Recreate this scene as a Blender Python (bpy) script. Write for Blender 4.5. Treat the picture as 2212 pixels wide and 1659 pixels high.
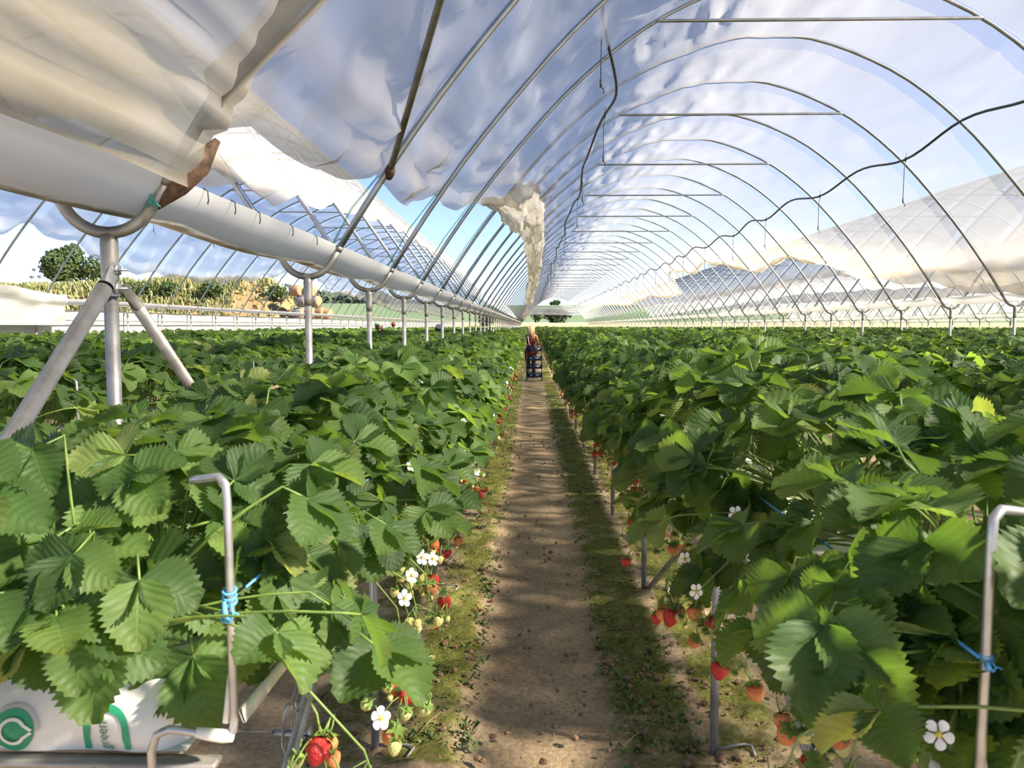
import bpy, math, random
import numpy as np
from mathutils import Vector, Matrix, Quaternion

random.seed(7)
R = np.random.RandomState(11)
SC = bpy.context.scene
COL = SC.collection
for o in list(bpy.data.objects):
    bpy.data.objects.remove(o)

# ---------------------------------------------------------------- camera, sky, sun, exposure
H = 1.65                      # eye height
cam_d = bpy.data.cameras.new('camera')
cam_d.sensor_width = 36.0
cam_d.lens = 1720.0 / 2212.0 * 36.0
cam_d.clip_end = 4000
cam_d.clip_start = 0.05
cam_d.dof.use_dof = True
cam_d.dof.focus_distance = 9.0
cam_d.dof.aperture_fstop = 13.0
cam = bpy.data.objects.new('camera', cam_d)
COL.objects.link(cam)
cam.location = (0, 0, H)
cam.rotation_euler = (math.radians(90 - 4.157), 0, math.radians(1.4))
SC.camera = cam

SUN_AZ, SUN_EL = math.radians(108), math.radians(34)      # to the right of the rows' direction, above the horizon
world = bpy.data.worlds.new('sky')
SC.world = world
world.use_nodes = True
wn = world.node_tree
wn.nodes.clear()
w_out = wn.nodes.new('ShaderNodeOutputWorld')
w_bg = wn.nodes.new('ShaderNodeBackground')
w_sky = wn.nodes.new('ShaderNodeTexSky')
w_sky.sky_type = 'NISHITA'
w_sky.sun_disc = False
w_sky.sun_elevation = SUN_EL
w_sky.sun_rotation = SUN_AZ
w_sky.air_density = 0.5
w_sky.dust_density = 0.0
w_sky.ozone_density = 1.6
w_bg.inputs['Strength'].default_value = 0.27
w_tint = wn.nodes.new('ShaderNodeMix'); w_tint.data_type = 'RGBA'; w_tint.blend_type = 'MULTIPLY'; w_tint.inputs[0].default_value = 1.0
w_tint.inputs[7].default_value = (1.06, 0.97, 1.0, 1)
wn.links.new(w_sky.outputs[0], w_tint.inputs[6])
wn.links.new(w_tint.outputs[2], w_bg.inputs['Color'])
wn.links.new(w_bg.outputs[0], w_out.inputs['Surface'])

sun_d = bpy.data.lights.new('sun', 'SUN')
sun_d.energy = 19.0
sun_d.color = (1.0, 0.88, 0.72)
sun_d.angle = math.radians(3.5)
sun = bpy.data.objects.new('sun', sun_d)
COL.objects.link(sun)
sdir = Vector((math.sin(SUN_AZ) * math.cos(SUN_EL), math.cos(SUN_AZ) * math.cos(SUN_EL), math.sin(SUN_EL)))
sun.rotation_euler = sdir.to_track_quat('Z', 'Y').to_euler()
sun.location = (20, 20, 20)

SC.view_settings.view_transform = 'Standard'
SC.view_settings.look = 'None'
SC.view_settings.exposure = 0.2
SC.view_settings.gamma = 1.0
SC.view_settings.use_curve_mapping = False
SC.cycles.transparent_max_bounces = 14
SC.cycles.max_bounces = 4
SC.cycles.diffuse_bounces = 3
SC.cycles.glossy_bounces = 2
SC.cycles.transmission_bounces = 3
SC.cycles.use_denoising = True
SC.cycles.use_adaptive_sampling = True
SC.cycles.adaptive_threshold = 0.05
SC.cycles.caustics_reflective = False
SC.cycles.caustics_refractive = False

# ---------------------------------------------------------------- layout numbers (metres; X right, Y along the rows, Z up)
D = 1.68                      # hoop spacing
Y0 = 4.45                     # first regular hoop
NH = 54
YK = [Y0 + D * k for k in range(NH)]
YEND = YK[-1]
GX = {'L2': -9.15, 'L': -1.25, 'R': 6.65, 'R2': 14.55, 'R3': 22.45, 'R4': 30.35}
GZ = {'L2': 0.09, 'L': 0.0, 'R': 0.0, 'R2': -0.06, 'R3': -0.08, 'R4': -0.08}
ZU = H + 0.275                # bottom of the Y-forks
PITCH = 1.32
ROWS = [-0.61 + PITCH * k for k in range(-6, 24)]
LEGD = 1.93
LEG0 = 1.07

# ---------------------------------------------------------------- helpers
def vnoise(x, y, seed=0):
    x = np.asarray(x, float); y = np.asarray(y, float)
    xi = np.floor(x).astype(np.int64); yi = np.floor(y).astype(np.int64)
    xf = x - xi; yf = y - yi
    def h(a, b):
        n = (a * 374761393 + b * 668265263 + seed * 1442695041) & 0x7fffffff
        n = ((n ^ (n >> 13)) * 1274126177) & 0x7fffffff
        n = n ^ (n >> 16)
        return (n & 0xffff) / 65535.0 * 2 - 1
    u = xf * xf * (3 - 2 * xf); v = yf * yf * (3 - 2 * yf)
    return (h(xi, yi) * (1 - u) + h(xi + 1, yi) * u) * (1 - v) + (h(xi, yi + 1) * (1 - u) + h(xi + 1, yi + 1) * u) * v

def fbm(x, y, seed=0, octv=3):
    a, s, t = 1.0, 0.0, 0.0
    for i in range(octv):
        s = s + a * vnoise(x * 2 ** i, y * 2 ** i, seed + i); t += a; a *= 0.5
    return s / t

def sstep(a, b, x):
    t = np.clip((x - a) / (b - a), 0, 1)
    return t * t * (3 - 2 * t)

class MB:
    """collects geometry for one mesh"""
    def __init__(s):
        s.v = []; s.q = []; s.t = []; s.qm = []; s.tm = []; s.n = 0
    def add(s, V, Q=(), T=(), m=0):
        b = s.n
        V = np.asarray(V, float).reshape(-1, 3)
        s.v.append(V); s.n += len(V)
        Q = np.asarray(Q, np.int64).reshape(-1, 4); T = np.asarray(T, np.int64).reshape(-1, 3)
        s.q.append(Q + b); s.t.append(T + b)
        s.qm.append(np.full(len(Q), m)); s.tm.append(np.full(len(T), m))
        return s
    def tube(s, pts, r, seg=8, m=0, caps=True, flat=None):
        P = np.asarray(pts, float); n = len(P)
        rr = np.full(n, r) if np.isscalar(r) else np.asarray(r, float)
        T = np.gradient(P, axis=0); T /= np.maximum(np.linalg.norm(T, axis=1, keepdims=True), 1e-9)
        up = np.array([0, 0, 1.0]) if abs(T[0][2]) < 0.9 else np.array([0, 1.0, 0])
        N = np.cross(T[0], up); N /= np.linalg.norm(N)
        ang = np.linspace(0, 2 * np.pi, seg, endpoint=False)
        V = []
        for i in range(n):
            N = N - T[i] * np.dot(N, T[i]); N /= max(np.linalg.norm(N), 1e-9)
            B = np.cross(T[i], N)
            ca, sa = np.cos(ang)[:, None], np.sin(ang)[:, None]
            if flat: sa = sa * flat
            V.append(P[i] + rr[i] * (ca * N + sa * B))
        V = np.concatenate(V)
        Q = []
        for i in range(n - 1):
            for j in range(seg):
                Q.append((i * seg + j, i * seg + (j + 1) % seg, (i + 1) * seg + (j + 1) % seg, (i + 1) * seg + j))
        T3 = []
        if caps:
            V = np.vstack([V, P[0], P[-1]])
            c0, c1 = n * seg, n * seg + 1
            for j in range(seg):
                T3.append((c0, (j + 1) % seg, j)); T3.append((c1, (n - 1) * seg + j, (n - 1) * seg + (j + 1) % seg))
        return s.add(V, Q, T3, m)
    def box(s, c, size, rot=None, m=0, bev=0.0):
        hx, hy, hz = [k / 2 for k in size]
        if bev <= 0:
            V = np.array([(x, y, z) for z in (-hz, hz) for y in (-hy, hy) for x in (-hx, hx)])
            Q = [(0, 2, 3, 1), (4, 5, 7, 6), (0, 1, 5, 4), (2, 6, 7, 3), (0, 4, 6, 2), (1, 3, 7, 5)]
            T = []
        else:
            V = []; Q = []; T = []
            b = min(bev, hx * .9, hy * .9, hz * .9)
            def ring(z, ins):
                x, y = hx - ins, hy - ins; k = max(b - ins, 0) if ins < b else 0
                k = b * 0.6
                return [(-x + k, -y, z), (x - k, -y, z), (x, -y + k, z), (x, y - k, z), (x - k, y, z), (-x + k, y, z), (-x, y - k, z), (-x, -y + k, z)]
            V = ring(-hz, b) + ring(-hz + b, 0) + ring(hz - b, 0) + ring(hz, b)
            for i in range(3):
                for j in range(8):
                    Q.append((i * 8 + j, i * 8 + (j + 1) % 8, (i + 1) * 8 + (j + 1) % 8, (i + 1) * 8 + j))
            Q += [(24, 25, 26, 27), (24, 27, 28, 31), (28, 29, 30, 31), (3, 2, 1, 0), (7, 4, 3, 0), (7, 6, 5, 4)]
            V = np.array(V)
        if rot is not None:
            V = V @ np.array(rot.to_matrix()).T if hasattr(rot, 'to_matrix') else V @ np.array(rot).T
        return s.add(V + np.asarray(c, float), Q, T, m)
    def lathe(s, prof, seg=12, c=(0, 0, 0), m=0, rot=None, squash=(1, 1)):
        V = []; n = len(prof)
        for (r, z) in prof:
            for j in range(seg):
                a = 2 * math.pi * j / seg
                V.append((r * math.cos(a) * squash[0], r * math.sin(a) * squash[1], z))
        V = np.array(V)
        if rot is not None: V = V @ np.array(rot.to_matrix()).T
        Q = [(i * seg + j, i * seg + (j + 1) % seg, (i + 1) * seg + (j + 1) % seg, (i + 1) * seg + j) for i in range(n - 1) for j in range(seg)]
        return s.add(V + np.asarray(c, float), Q, (), m)
    def grid(s, V, nr, nc, m=0, wrap=False):
        i, j = np.meshgrid(np.arange(nr - 1), np.arange(nc if wrap else nc - 1), indexing='ij')
        j2 = (j + 1) % nc
        Q = np.stack([i * nc + j, i * nc + j2, (i + 1) * nc + j2, (i + 1) * nc + j], -1).reshape(-1, 4)
        return s.add(V, Q, (), m)
    def mesh(s, name, mats, smooth=True, attrs=None, uv=None):
        V = np.concatenate(s.v); Q = np.concatenate(s.q); T = np.concatenate(s.t)
        me = bpy.data.meshes.new(name)
        me.vertices.add(len(V)); me.vertices.foreach_set('co', V.astype(np.float32).ravel())
        loops = np.concatenate([Q.ravel(), T.ravel()]).astype(np.int32)
        me.loops.add(len(loops)); me.loops.foreach_set('vertex_index', loops)
        nq, nt = len(Q), len(T)
        st = np.concatenate([np.arange(nq) * 4, nq * 4 + np.arange(nt) * 3]).astype(np.int32)
        me.polygons.add(nq + nt); me.polygons.foreach_set('loop_start', st)
        mi = np.concatenate([np.concatenate(s.qm), np.concatenate(s.tm)]).astype(np.int32)
        for m_ in (mats if isinstance(mats, (list, tuple)) else [mats]): me.materials.append(m_)
        me.polygons.foreach_set('material_index', mi)
        me.polygons.foreach_set('use_smooth', np.full(nq + nt, smooth))
        me.update(calc_edges=True)
        if attrs:
            for k, a in attrs.items():
                at = me.attributes.new(k, 'FLOAT', 'POINT'); at.data.foreach_set('value', np.asarray(a, np.float32).ravel())
        if uv is not None:
            l = me.uv_layers.new(name='UVMap'); l.data.foreach_set('uv', np.asarray(uv, np.float32)[loops].ravel())
        me.validate()
        return me

def link(name, data, parent=None, loc=None):
    o = bpy.data.objects.new(name, data); COL.objects.link(o)
    if parent is not None: o.parent = parent
    if loc is not None: o.location = loc
    return o
def tag(o, label=None, cat=None, group=None, kind=None):
    if label: o['label'] = label
    if cat: o['category'] = cat
    if group: o['group'] = group
    if kind: o['kind'] = kind
    return o
def thing(name, label, cat, loc=(0, 0, 0), group=None, rz=0.0):
    o = link(name, None, None, loc); o.empty_display_size = 0.1
    if rz: o.rotation_euler = (0, 0, rz)
    return tag(o, label, cat, group)

ORD = ['first', 'second', 'third', 'fourth', 'fifth', 'sixth', 'seventh', 'eighth', 'ninth', 'tenth', 'eleventh', 'twelfth', 'thirteenth', 'fourteenth', 'fifteenth', 'sixteenth']

# ---------------------------------------------------------------- materials
def nt(name):
    m = bpy.data.materials.new(name); m.use_nodes = True
    t = m.node_tree; t.nodes.clear()
    out = t.nodes.new('ShaderNodeOutputMaterial')
    return m, t, out
def N(t, typ, **kw):
    n = t.nodes.new(typ)
    for k, v in kw.items():
        if k.startswith('i_'):
            key = k[2:]
            key = int(key) if key.isdigit() else key.replace('_', ' ')
            n.inputs[key].default_value = v
        else: setattr(n, k, v)
    return n
def L(t, a, ao, b, bi):
    t.links.new(a.outputs[ao], b.inputs[bi])
def ramp(t, stops):
    r = N(t, 'ShaderNodeValToRGB'); e = r.color_ramp.elements
    while len(e) < len(stops): e.new(0.5)
    for k, (p, c) in enumerate(stops):
        e[k].position = p; e[k].color = (c[0], c[1], c[2], 1)
    return r
def pmat(name, c1, c2=None, scale=20, rough=0.6, metal=0.0, bump=0.0, bscale=None, stretch=None, detail=4, spec=0.5):
    m, t, out = nt(name)
    p = N(t, 'ShaderNodeBsdfPrincipled'); p.inputs['Roughness'].default_value = rough; p.inputs['Metallic'].default_value = metal
    p.inputs['Specular IOR Level'].default_value = spec
    L(t, p, 0, out, 'Surface')
    tc = N(t, 'ShaderNodeTexCoord'); mp = N(t, 'ShaderNodeMapping')
    if stretch: mp.inputs['Scale'].default_value = stretch
    L(t, tc, 'Object', mp, 0)
    if c2 is not None:
        no = N(t, 'ShaderNodeTexNoise', i_Scale=scale, i_Detail=detail); L(t, mp, 0, no, 'Vector')
        r = ramp(t, [(0.32, c1), (0.68, c2)]); L(t, no, 'Fac', r, 0); L(t, r, 0, p, 'Base Color')
    else: p.inputs['Base Color'].default_value = (*c1, 1)
    if bump:
        nb = N(t, 'ShaderNodeTexNoise', i_Scale=bscale or scale, i_Detail=5); L(t, mp, 0, nb, 'Vector')
        b = N(t, 'ShaderNodeBump', i_Strength=bump, i_Distance=0.02); L(t, nb, 'Fac', b, 'Height'); L(t, b, 0, p, 'Normal')
    return m

M = {}
M['galv'] = pmat('galvanised_steel', (0.30, 0.30, 0.29), (0.46, 0.46, 0.45), 18, 0.42, 0.75, 0.05)
M['galv_old'] = pmat('weathered_steel', (0.16, 0.15, 0.13), (0.36, 0.35, 0.32), 9, 0.5, 0.6, 0.08)
M['hoop'] = pmat('hoop_steel', (0.26, 0.28, 0.30), (0.40, 0.42, 0.44), 6, 0.36, 0.85)
M['rust'] = pmat('rusty_steel', (0.05, 0.03, 0.018), (0.20, 0.12, 0.07), 30, 0.8, 0.2, 0.3)
M['leg'] = pmat('table_leg_steel', (0.20, 0.19, 0.18), (0.38, 0.36, 0.33), 7, 0.55, 0.5)
M['rod'] = pmat('bright_rod', (0.36, 0.36, 0.38), (0.52, 0.52, 0.53), 30, 0.38, 0.75)
M['pipe'] = pmat('black_hose', (0.012, 0.014, 0.018), (0.03, 0.033, 0.04), 8, 0.45)
M['twine_blue'] = pmat('blue_twine', (0.07, 0.30, 0.62), (0.14, 0.45, 0.8), 60, 0.6)
M['twine_teal'] = pmat('teal_rope', (0.02, 0.18, 0.16), (0.08, 0.36, 0.3), 60, 0.7)
M['tape'] = pmat('white_tape', (0.62, 0.60, 0.52), (0.82, 0.80, 0.72), 25, 0.5)
M['white_plastic'] = pmat('white_plastic', (0.75, 0.75, 0.72), (0.85, 0.85, 0.83), 10, 0.4)
M['dark'] = pmat('dark_rubber', (0.02, 0.02, 0.02), (0.04, 0.04, 0.04), 20, 0.7)
M['stem'] = pmat('green_stem', (0.10, 0.19, 0.035), (0.20, 0.28, 0.06), 30, 0.5)
M['berry_red'] = pmat('ripe_berry', (0.30, 0.010, 0.012), (0.46, 0.022, 0.018), 40, 0.28, 0, 0.5, 260)
M['berry_orange'] = pmat('turning_berry', (0.46, 0.09, 0.03), (0.58, 0.26, 0.09), 18, 0.32, 0, 0.5, 260)
M['berry_pale'] = pmat('unripe_berry', (0.42, 0.45, 0.14), (0.60, 0.56, 0.24), 18, 0.35, 0, 0.5, 260)
M['petal'] = pmat('white_petal', (0.82, 0.82, 0.78), (0.92, 0.92, 0.9), 30, 0.6)
M['flower_eye'] = pmat('yellow_flower_centre', (0.55, 0.42, 0.03), (0.75, 0.6, 0.08), 90, 0.7, 0, 0.5)
M['crate'] = pmat('blue_plastic', (0.006, 0.022, 0.075), (0.010, 0.035, 0.11), 8, 0.45)
M['bale'] = pmat('straw', (0.19, 0.11, 0.06), (0.30, 0.18, 0.095), 7, 0.9, 0, 0.6)
M['bale_wrap'] = pmat('grey_net_wrap', (0.10, 0.10, 0.11), (0.22, 0.21, 0.21), 3, 0.6)
M['skin'] = pmat('tanned_skin', (0.34, 0.15, 0.08), (0.42, 0.2, 0.11), 6, 0.55)
M['hair_blond'] = pmat('blond_hair', (0.45, 0.30, 0.13), (0.85, 0.68, 0.38), 26, 0.5, stretch=(1, 1, .15))
M['hair_dark'] = pmat('dark_hair', (0.02, 0.012, 0.008), (0.05, 0.03, 0.02), 26, 0.5)
M['dress'] = pmat('dark_red_cloth', (0.085, 0.009, 0.013), (0.125, 0.014, 0.02), 14, 0.9)
M['trousers'] = pmat('dark_cloth', (0.015, 0.015, 0.02), (0.03, 0.03, 0.035), 14, 0.9)
M['cap_grey'] = pmat('grey_cap', (0.38, 0.37, 0.38), (0.5, 0.49, 0.5), 14, 0.9)
M['cap_green'] = pmat('green_cap', (0.10, 0.32, 0.14), (0.18, 0.45, 0.22), 14, 0.9)
M['cap_red'] = pmat('red_cap', (0.25, 0.05, 0.03), (0.34, 0.08, 0.05), 14, 0.9)
M['shirt_pink'] = pmat('pink_shirt', (0.35, 0.13, 0.16), (0.45, 0.2, 0.22), 14, 0.9)
M['shirt_grey'] = pmat('grey_shirt', (0.12, 0.13, 0.15), (0.18, 0.19, 0.2), 14, 0.9)
M['bark'] = pmat('bark', (0.06, 0.04, 0.025), (0.12, 0.085, 0.05), 8, 0.9, 0, 0.6)
M['print_green'] = pmat('green_print', (0.01, 0.20, 0.10), (0.02, 0.30, 0.15), 20, 0.5)
M['print_grey'] = pmat('grey_print', (0.33, 0.36, 0.35), (0.42, 0.44, 0.43), 20, 0.5)
M['print_dark'] = pmat('dark_green_print', (0.02, 0.11, 0.09), (0.03, 0.15, 0.12), 20, 0.5)
M['bag'] = pmat('white_grow_bag', (0.55, 0.55, 0.53), (0.78, 0.77, 0.74), 6, 0.42, 0, 0.25, 14)
M['wall_sheet'] = pmat('white_side_sheet', (0.50, 0.50, 0.49), (0.58, 0.58, 0.57), 1.5, 0.6, 0, 0.1, 2)
M['clod'] = pmat('soil_clod', (0.13, 0.075, 0.038), (0.26, 0.155, 0.08), 14, 0.95, 0, 0.7, 50)
M['weed'] = pmat('weed_green', (0.05, 0.10, 0.02), (0.14, 0.19, 0.05), 12, 0.7)
M['straw_bits'] = pmat('dry_straw', (0.30, 0.19, 0.09), (0.45, 0.3, 0.15), 20, 0.8)

def leaf_material(name, ramp_stops, veins, island=False, trans=0.42, rough=0.52):
    m, t, out = nt(name)
    p = N(t, 'ShaderNodeBsdfPrincipled'); p.inputs['Roughness'].default_value = rough
    p.inputs['Specular IOR Level'].default_value = 0.32
    if island:
        g = N(t, 'ShaderNodeNewGeometry'); src, so = g, 'Random Per Island'
    else:
        src = N(t, 'ShaderNodeObjectInfo'); so = 'Random'
    r = ramp(t, ramp_stops); L(t, src, so, r, 0)
    col, co = r, 0
    tc = N(t, 'ShaderNodeTexCoord')
    no = N(t, 'ShaderNodeTexNoise', i_Scale=9.0, i_Detail=2); L(t, tc, 'Object', no, 'Vector')
    mx = N(t, 'ShaderNodeMix', data_type='RGBA', blend_type='MULTIPLY'); mx.inputs[0].default_value = 0.35
    L(t, col, co, mx, 6); L(t, no, 'Color', mx, 7)
    gm = N(t, 'ShaderNodeMix', data_type='RGBA', blend_type='MIX'); gm.inputs[0].default_value = 0.0
    col, co = mx, 2
    if veins:
        uv = N(t, 'ShaderNodeUVMap'); sp = N(t, 'ShaderNodeSeparateXYZ'); L(t, uv, 0, sp, 0)
        a1 = N(t, 'ShaderNodeMath', operation='SUBTRACT', i_1=0.5); L(t, sp, 'X', a1, 0)
        a2 = N(t, 'ShaderNodeMath', operation='ABSOLUTE'); L(t, a1, 0, a2, 0)
        a3 = N(t, 'ShaderNodeMath', operation='MULTIPLY', i_1=4.2); L(t, a2, 0, a3, 0)
        b1 = N(t, 'ShaderNodeMath', operation='MULTIPLY', i_1=8.0); L(t, sp, 'Y', b1, 0)
        c1 = N(t, 'ShaderNodeMath', operation='SUBTRACT'); L(t, b1, 0, c1, 0); L(t, a3, 0, c1, 1)
        c2 = N(t, 'ShaderNodeMath', operation='PINGPONG', i_1=0.5); L(t, c1, 0, c2, 0)
        # 0 at a vein, .5 between veins
        hgt = N(t, 'ShaderNodeMapRange'); hgt.inputs[1].default_value = 0.0; hgt.inputs[2].default_value = 0.5
        L(t, c2, 0, hgt, 0)
        mid = N(t, 'ShaderNodeMapRange'); mid.inputs[1].default_value = 0.0; mid.inputs[2].default_value = 0.03
        L(t, a2, 0, mid, 0)
        mul = N(t, 'ShaderNodeMath', operation='MULTIPLY'); L(t, hgt, 0, mul, 0); L(t, mid, 0, mul, 1)
        vr = N(t, 'ShaderNodeMapRange'); vr.inputs[1].default_value = 0.0; vr.inputs[2].default_value = 0.22
        vr.inputs[3].default_value = 1.22; vr.inputs[4].default_value = 1.0
        L(t, mul, 0, vr, 0)
        vm = N(t, 'ShaderNodeMix', data_type='RGBA', blend_type='MULTIPLY'); vm.inputs[0].default_value = 1.0
        L(t, mx, 2, vm, 6); L(t, vr, 0, vm, 7)
        col, co = vm, 2
        bp = N(t, 'ShaderNodeBump', i_Strength=0.3, i_Distance=0.003); L(t, mul, 0, bp, 'Height'); L(t, bp, 0, p, 'Normal')
    # paler underside
    ge = N(t, 'ShaderNodeNewGeometry')
    ub = N(t, 'ShaderNodeMix', data_type='RGBA', blend_type='MIX'); L(t, ge, 'Backfacing', ub, 0)
    L(t, col, co, ub, 6)
    pale = N(t, 'ShaderNodeMix', data_type='RGBA', blend_type='MIX'); pale.inputs[0].default_value = 0.45
    L(t, col, co, pale, 6); pale.inputs[7].default_value = (0.26, 0.33, 0.18, 1); L(t, pale, 2, ub, 7)
    L(t, ub, 2, p, 'Base Color')
    tr = N(t, 'ShaderNodeBsdfTranslucent')
    tcx = N(t, 'ShaderNodeMix', data_type='RGBA', blend_type='MULTIPLY'); tcx.inputs[0].default_value = 1.0
    L(t, col, co, tcx, 6); tcx.inputs[7].default_value = (2.7, 2.6, 0.95, 1); L(t, tcx, 2, tr, 'Color')
    ms = N(t, 'ShaderNodeMixShader'); ms.inputs[0].default_value = trans
    L(t, p, 0, ms, 1); L(t, tr, 0, ms, 2); L(t, ms, 0, out, 'Surface')
    return m
LEAF_STOPS = [(0.0, (0.052, 0.100, 0.032)), (0.4, (0.080, 0.150, 0.044)), (0.75, (0.118, 0.20, 0.055)), (0.94, (0.17, 0.26, 0.075)), (1.0, (0.27, 0.31, 0.12))]
M['leaf'] = leaf_material('strawberry_leaf', LEAF_STOPS, True)
M['leaf_far'] = leaf_material('strawberry_leaf_far', LEAF_STOPS, False, island=True)
M['tree_leaf'] = leaf_material('tree_leaf', [(0, (0.025, 0.05, 0.015)), (1, (0.065, 0.105, 0.03))], False, island=True, trans=0.2, rough=0.6)
M['bush_dark'] = leaf_material('dark_bush_leaf', [(0, (0.012, 0.022, 0.012)), (1, (0.035, 0.045, 0.025))], False, island=True, trans=0.15, rough=0.7)
M['grass_mix'] = leaf_material('bank_grass', [(0, (0.09, 0.12, 0.04)), (0.45, (0.16, 0.18, 0.06)), (0.75, (0.27, 0.23, 0.09)), (1, (0.36, 0.29, 0.14))], False, island=True, trans=0.2, rough=0.8)

def film_material(name, clear, white=(0.285, 0.305, 0.335), cream=(0.56, 0.485, 0.36), gloss=0.10, stripes=True, wrinkle=0.35, transl=0.5, layered=(0.66, 0.67, 0.69)):
    """polythene: part clear, part milky; attribute 'gather' = layers of bunched film, 'stain' = algae and rust"""
    m, t, out = nt(name)
    tc = N(t, 'ShaderNodeTexCoord')
    ga = N(t, 'ShaderNodeAttribute', attribute_name='gather'); stn = N(t, 'ShaderNodeAttribute', attribute_name='stain')
    c0 = N(t, 'ShaderNodeMix', data_type='RGBA', blend_type='MIX'); c0.inputs[6].default_value = (*white, 1); c0.inputs[7].default_value = (*layered, 1)
    L(t, ga, 'Fac', c0, 0)      # several layers of film reflect more
    c1 = N(t, 'ShaderNodeMix', data_type='RGBA', blend_type='MIX'); c1.inputs[7].default_value = (*cream, 1); L(t, c0, 2, c1, 6)
    L(t, stn, 'Fac', c1, 0)
    # opacity
    op = N(t, 'ShaderNodeMix', data_type='FLOAT'); op.inputs[2].default_value = 1 - clear; op.inputs[3].default_value = 0.82
    L(t, ga, 'Fac', op, 0)
    last, lo = op, 0
    if stripes:
        sp = N(t, 'ShaderNodeSeparateXYZ'); L(t, tc, 'Object', sp, 0)
        s1 = N(t, 'ShaderNodeMath', operation='SUBTRACT', i_1=Y0 - 0.02); L(t, sp, 'Y', s1, 0)
        s2 = N(t, 'ShaderNodeMath', operation='DIVIDE', i_1=D); L(t, s1, 0, s2, 0)
        s3 = N(t, 'ShaderNodeMath', operation='FRACT'); L(t, s2, 0, s3, 0)
        s4 = N(t, 'ShaderNodeMath', operation='LESS_THAN', i_1=0.2); L(t, s3, 0, s4, 0)
        g2 = N(t, 'ShaderNodeMath', operation='SUBTRACT', i_0=1.0); L(t, ga, 'Fac', g2, 1)
        s5 = N(t, 'ShaderNodeMath', operation='MULTIPLY'); L(t, s4, 0, s5, 0); L(t, g2, 0, s5, 1)
        s6 = N(t, 'ShaderNodeMath', operation='MULTIPLY_ADD', i_1=-0.26); L(t, s5, 0, s6, 0); L(t, op, 0, s6, 2)
        last, lo = s6, 0
    di = N(t, 'ShaderNodeBsdfDiffuse'); L(t, c1, 2, di, 'Color')
    tl = N(t, 'ShaderNodeBsdfTranslucent'); L(t, c1, 2, tl, 'Color')
    gl = N(t, 'ShaderNodeBsdfGlossy'); gl.inputs['Roughness'].default_value = 0.22; gl.inputs['Color'].default_value = (0.95, 0.96, 1, 1)
    mp = N(t, 'ShaderNodeMapping'); mp.inputs['Scale'].default_value = (5.0, 0.75, 5.0); L(t, tc, 'Object', mp, 0)
    no = N(t, 'ShaderNodeTexNoise', i_Scale=0.9, i_Detail=2, i_Roughness=0.5, i_Distortion=0.5); L(t, mp, 0, no, 'Vector')
    bp = N(t, 'ShaderNodeBump', i_Strength=wrinkle, i_Distance=0.12); L(t, no, 'Fac', bp, 'Height')
    for s in (di, tl, gl): L(t, bp, 0, s, 'Normal')
    m1 = N(t, 'ShaderNodeMixShader'); m1.inputs[0].default_value = transl; L(t, di, 0, m1, 1); L(t, tl, 0, m1, 2)
    m2 = N(t, 'ShaderNodeMixShader'); m2.inputs[0].default_value = gloss; L(t, m1, 0, m2, 1); L(t, gl, 0, m2, 2)
    tp = N(t, 'ShaderNodeBsdfTransparent')
    m3 = N(t, 'ShaderNodeMixShader'); L(t, last, lo, m3, 0); L(t, tp, 0, m3, 1); L(t, m2, 0, m3, 2)
    L(t, m3, 0, out, 'Surface')
    return m
M['film'] = film_material('clear_polythene', 0.38, wrinkle=0.07, gloss=0.05)
M['film_old'] = film_material('stained_polythene', 0.14, white=(0.58, 0.57, 0.545), layered=(0.58, 0.565, 0.53), cream=(0.56, 0.475, 0.325), stripes=False, wrinkle=0.2)
M['film_roll'] = film_material('bunched_polythene', 0.22, white=(0.92, 0.90, 0.86), layered=(0.92, 0.90, 0.86), cream=(0.90, 0.83, 0.66), stripes=False, wrinkle=0.6, transl=0.6)
M['film_end'] = film_material('end_sheet', 0.35, white=(0.42, 0.46, 0.50), stripes=False, wrinkle=0.1)

def gutter_material():
    m, t, out = nt('white_gutter_sheet')
    p = N(t, 'ShaderNodeBsdfPrincipled'); p.inputs['Roughness'].default_value = 0.45
    tc = N(t, 'ShaderNodeTexCoord')
    at = N(t, 'ShaderNodeAttribute', attribute_name='mould')
    mp = N(t, 'ShaderNodeMapping'); mp.inputs['Scale'].default_value = (4, 1.2, 4); L(t, tc, 'Object', mp, 0)
    no = N(t, 'ShaderNodeTexNoise', i_Scale=3.0, i_Detail=6, i_Roughness=0.65); L(t, mp, 0, no, 'Vector')
    ad = N(t, 'ShaderNodeMath', operation='MULTIPLY_ADD', i_1=0.9, i_2=-0.45); L(t, no, 'Fac', ad, 0)
    ad2 = N(t, 'ShaderNodeMath', operation='ADD', use_clamp=True); L(t, at, 'Fac', ad2, 0); L(t, ad, 0, ad2, 1)
    r = ramp(t, [(0.0, (0.88, 0.86, 0.82)), (0.5, (0.80, 0.77, 0.69)), (0.72, (0.30, 0.24, 0.17)), (1.0, (0.05, 0.035, 0.022))])
    L(t, ad2, 0, r, 0); L(t, r, 0, p, 'Base Color')
    tl = N(t, 'ShaderNodeBsdfTranslucent'); L(t, r, 0, tl, 'Color')
    ms = N(t, 'ShaderNodeMixShader'); ms.inputs[0].default_value = 0.35; L(t, p, 0, ms, 1); L(t, tl, 0, ms, 2)
    L(t, ms, 0, out, 'Surface')
    return m
M['gutter'] = gutter_material()  # slung white sheet

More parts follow.
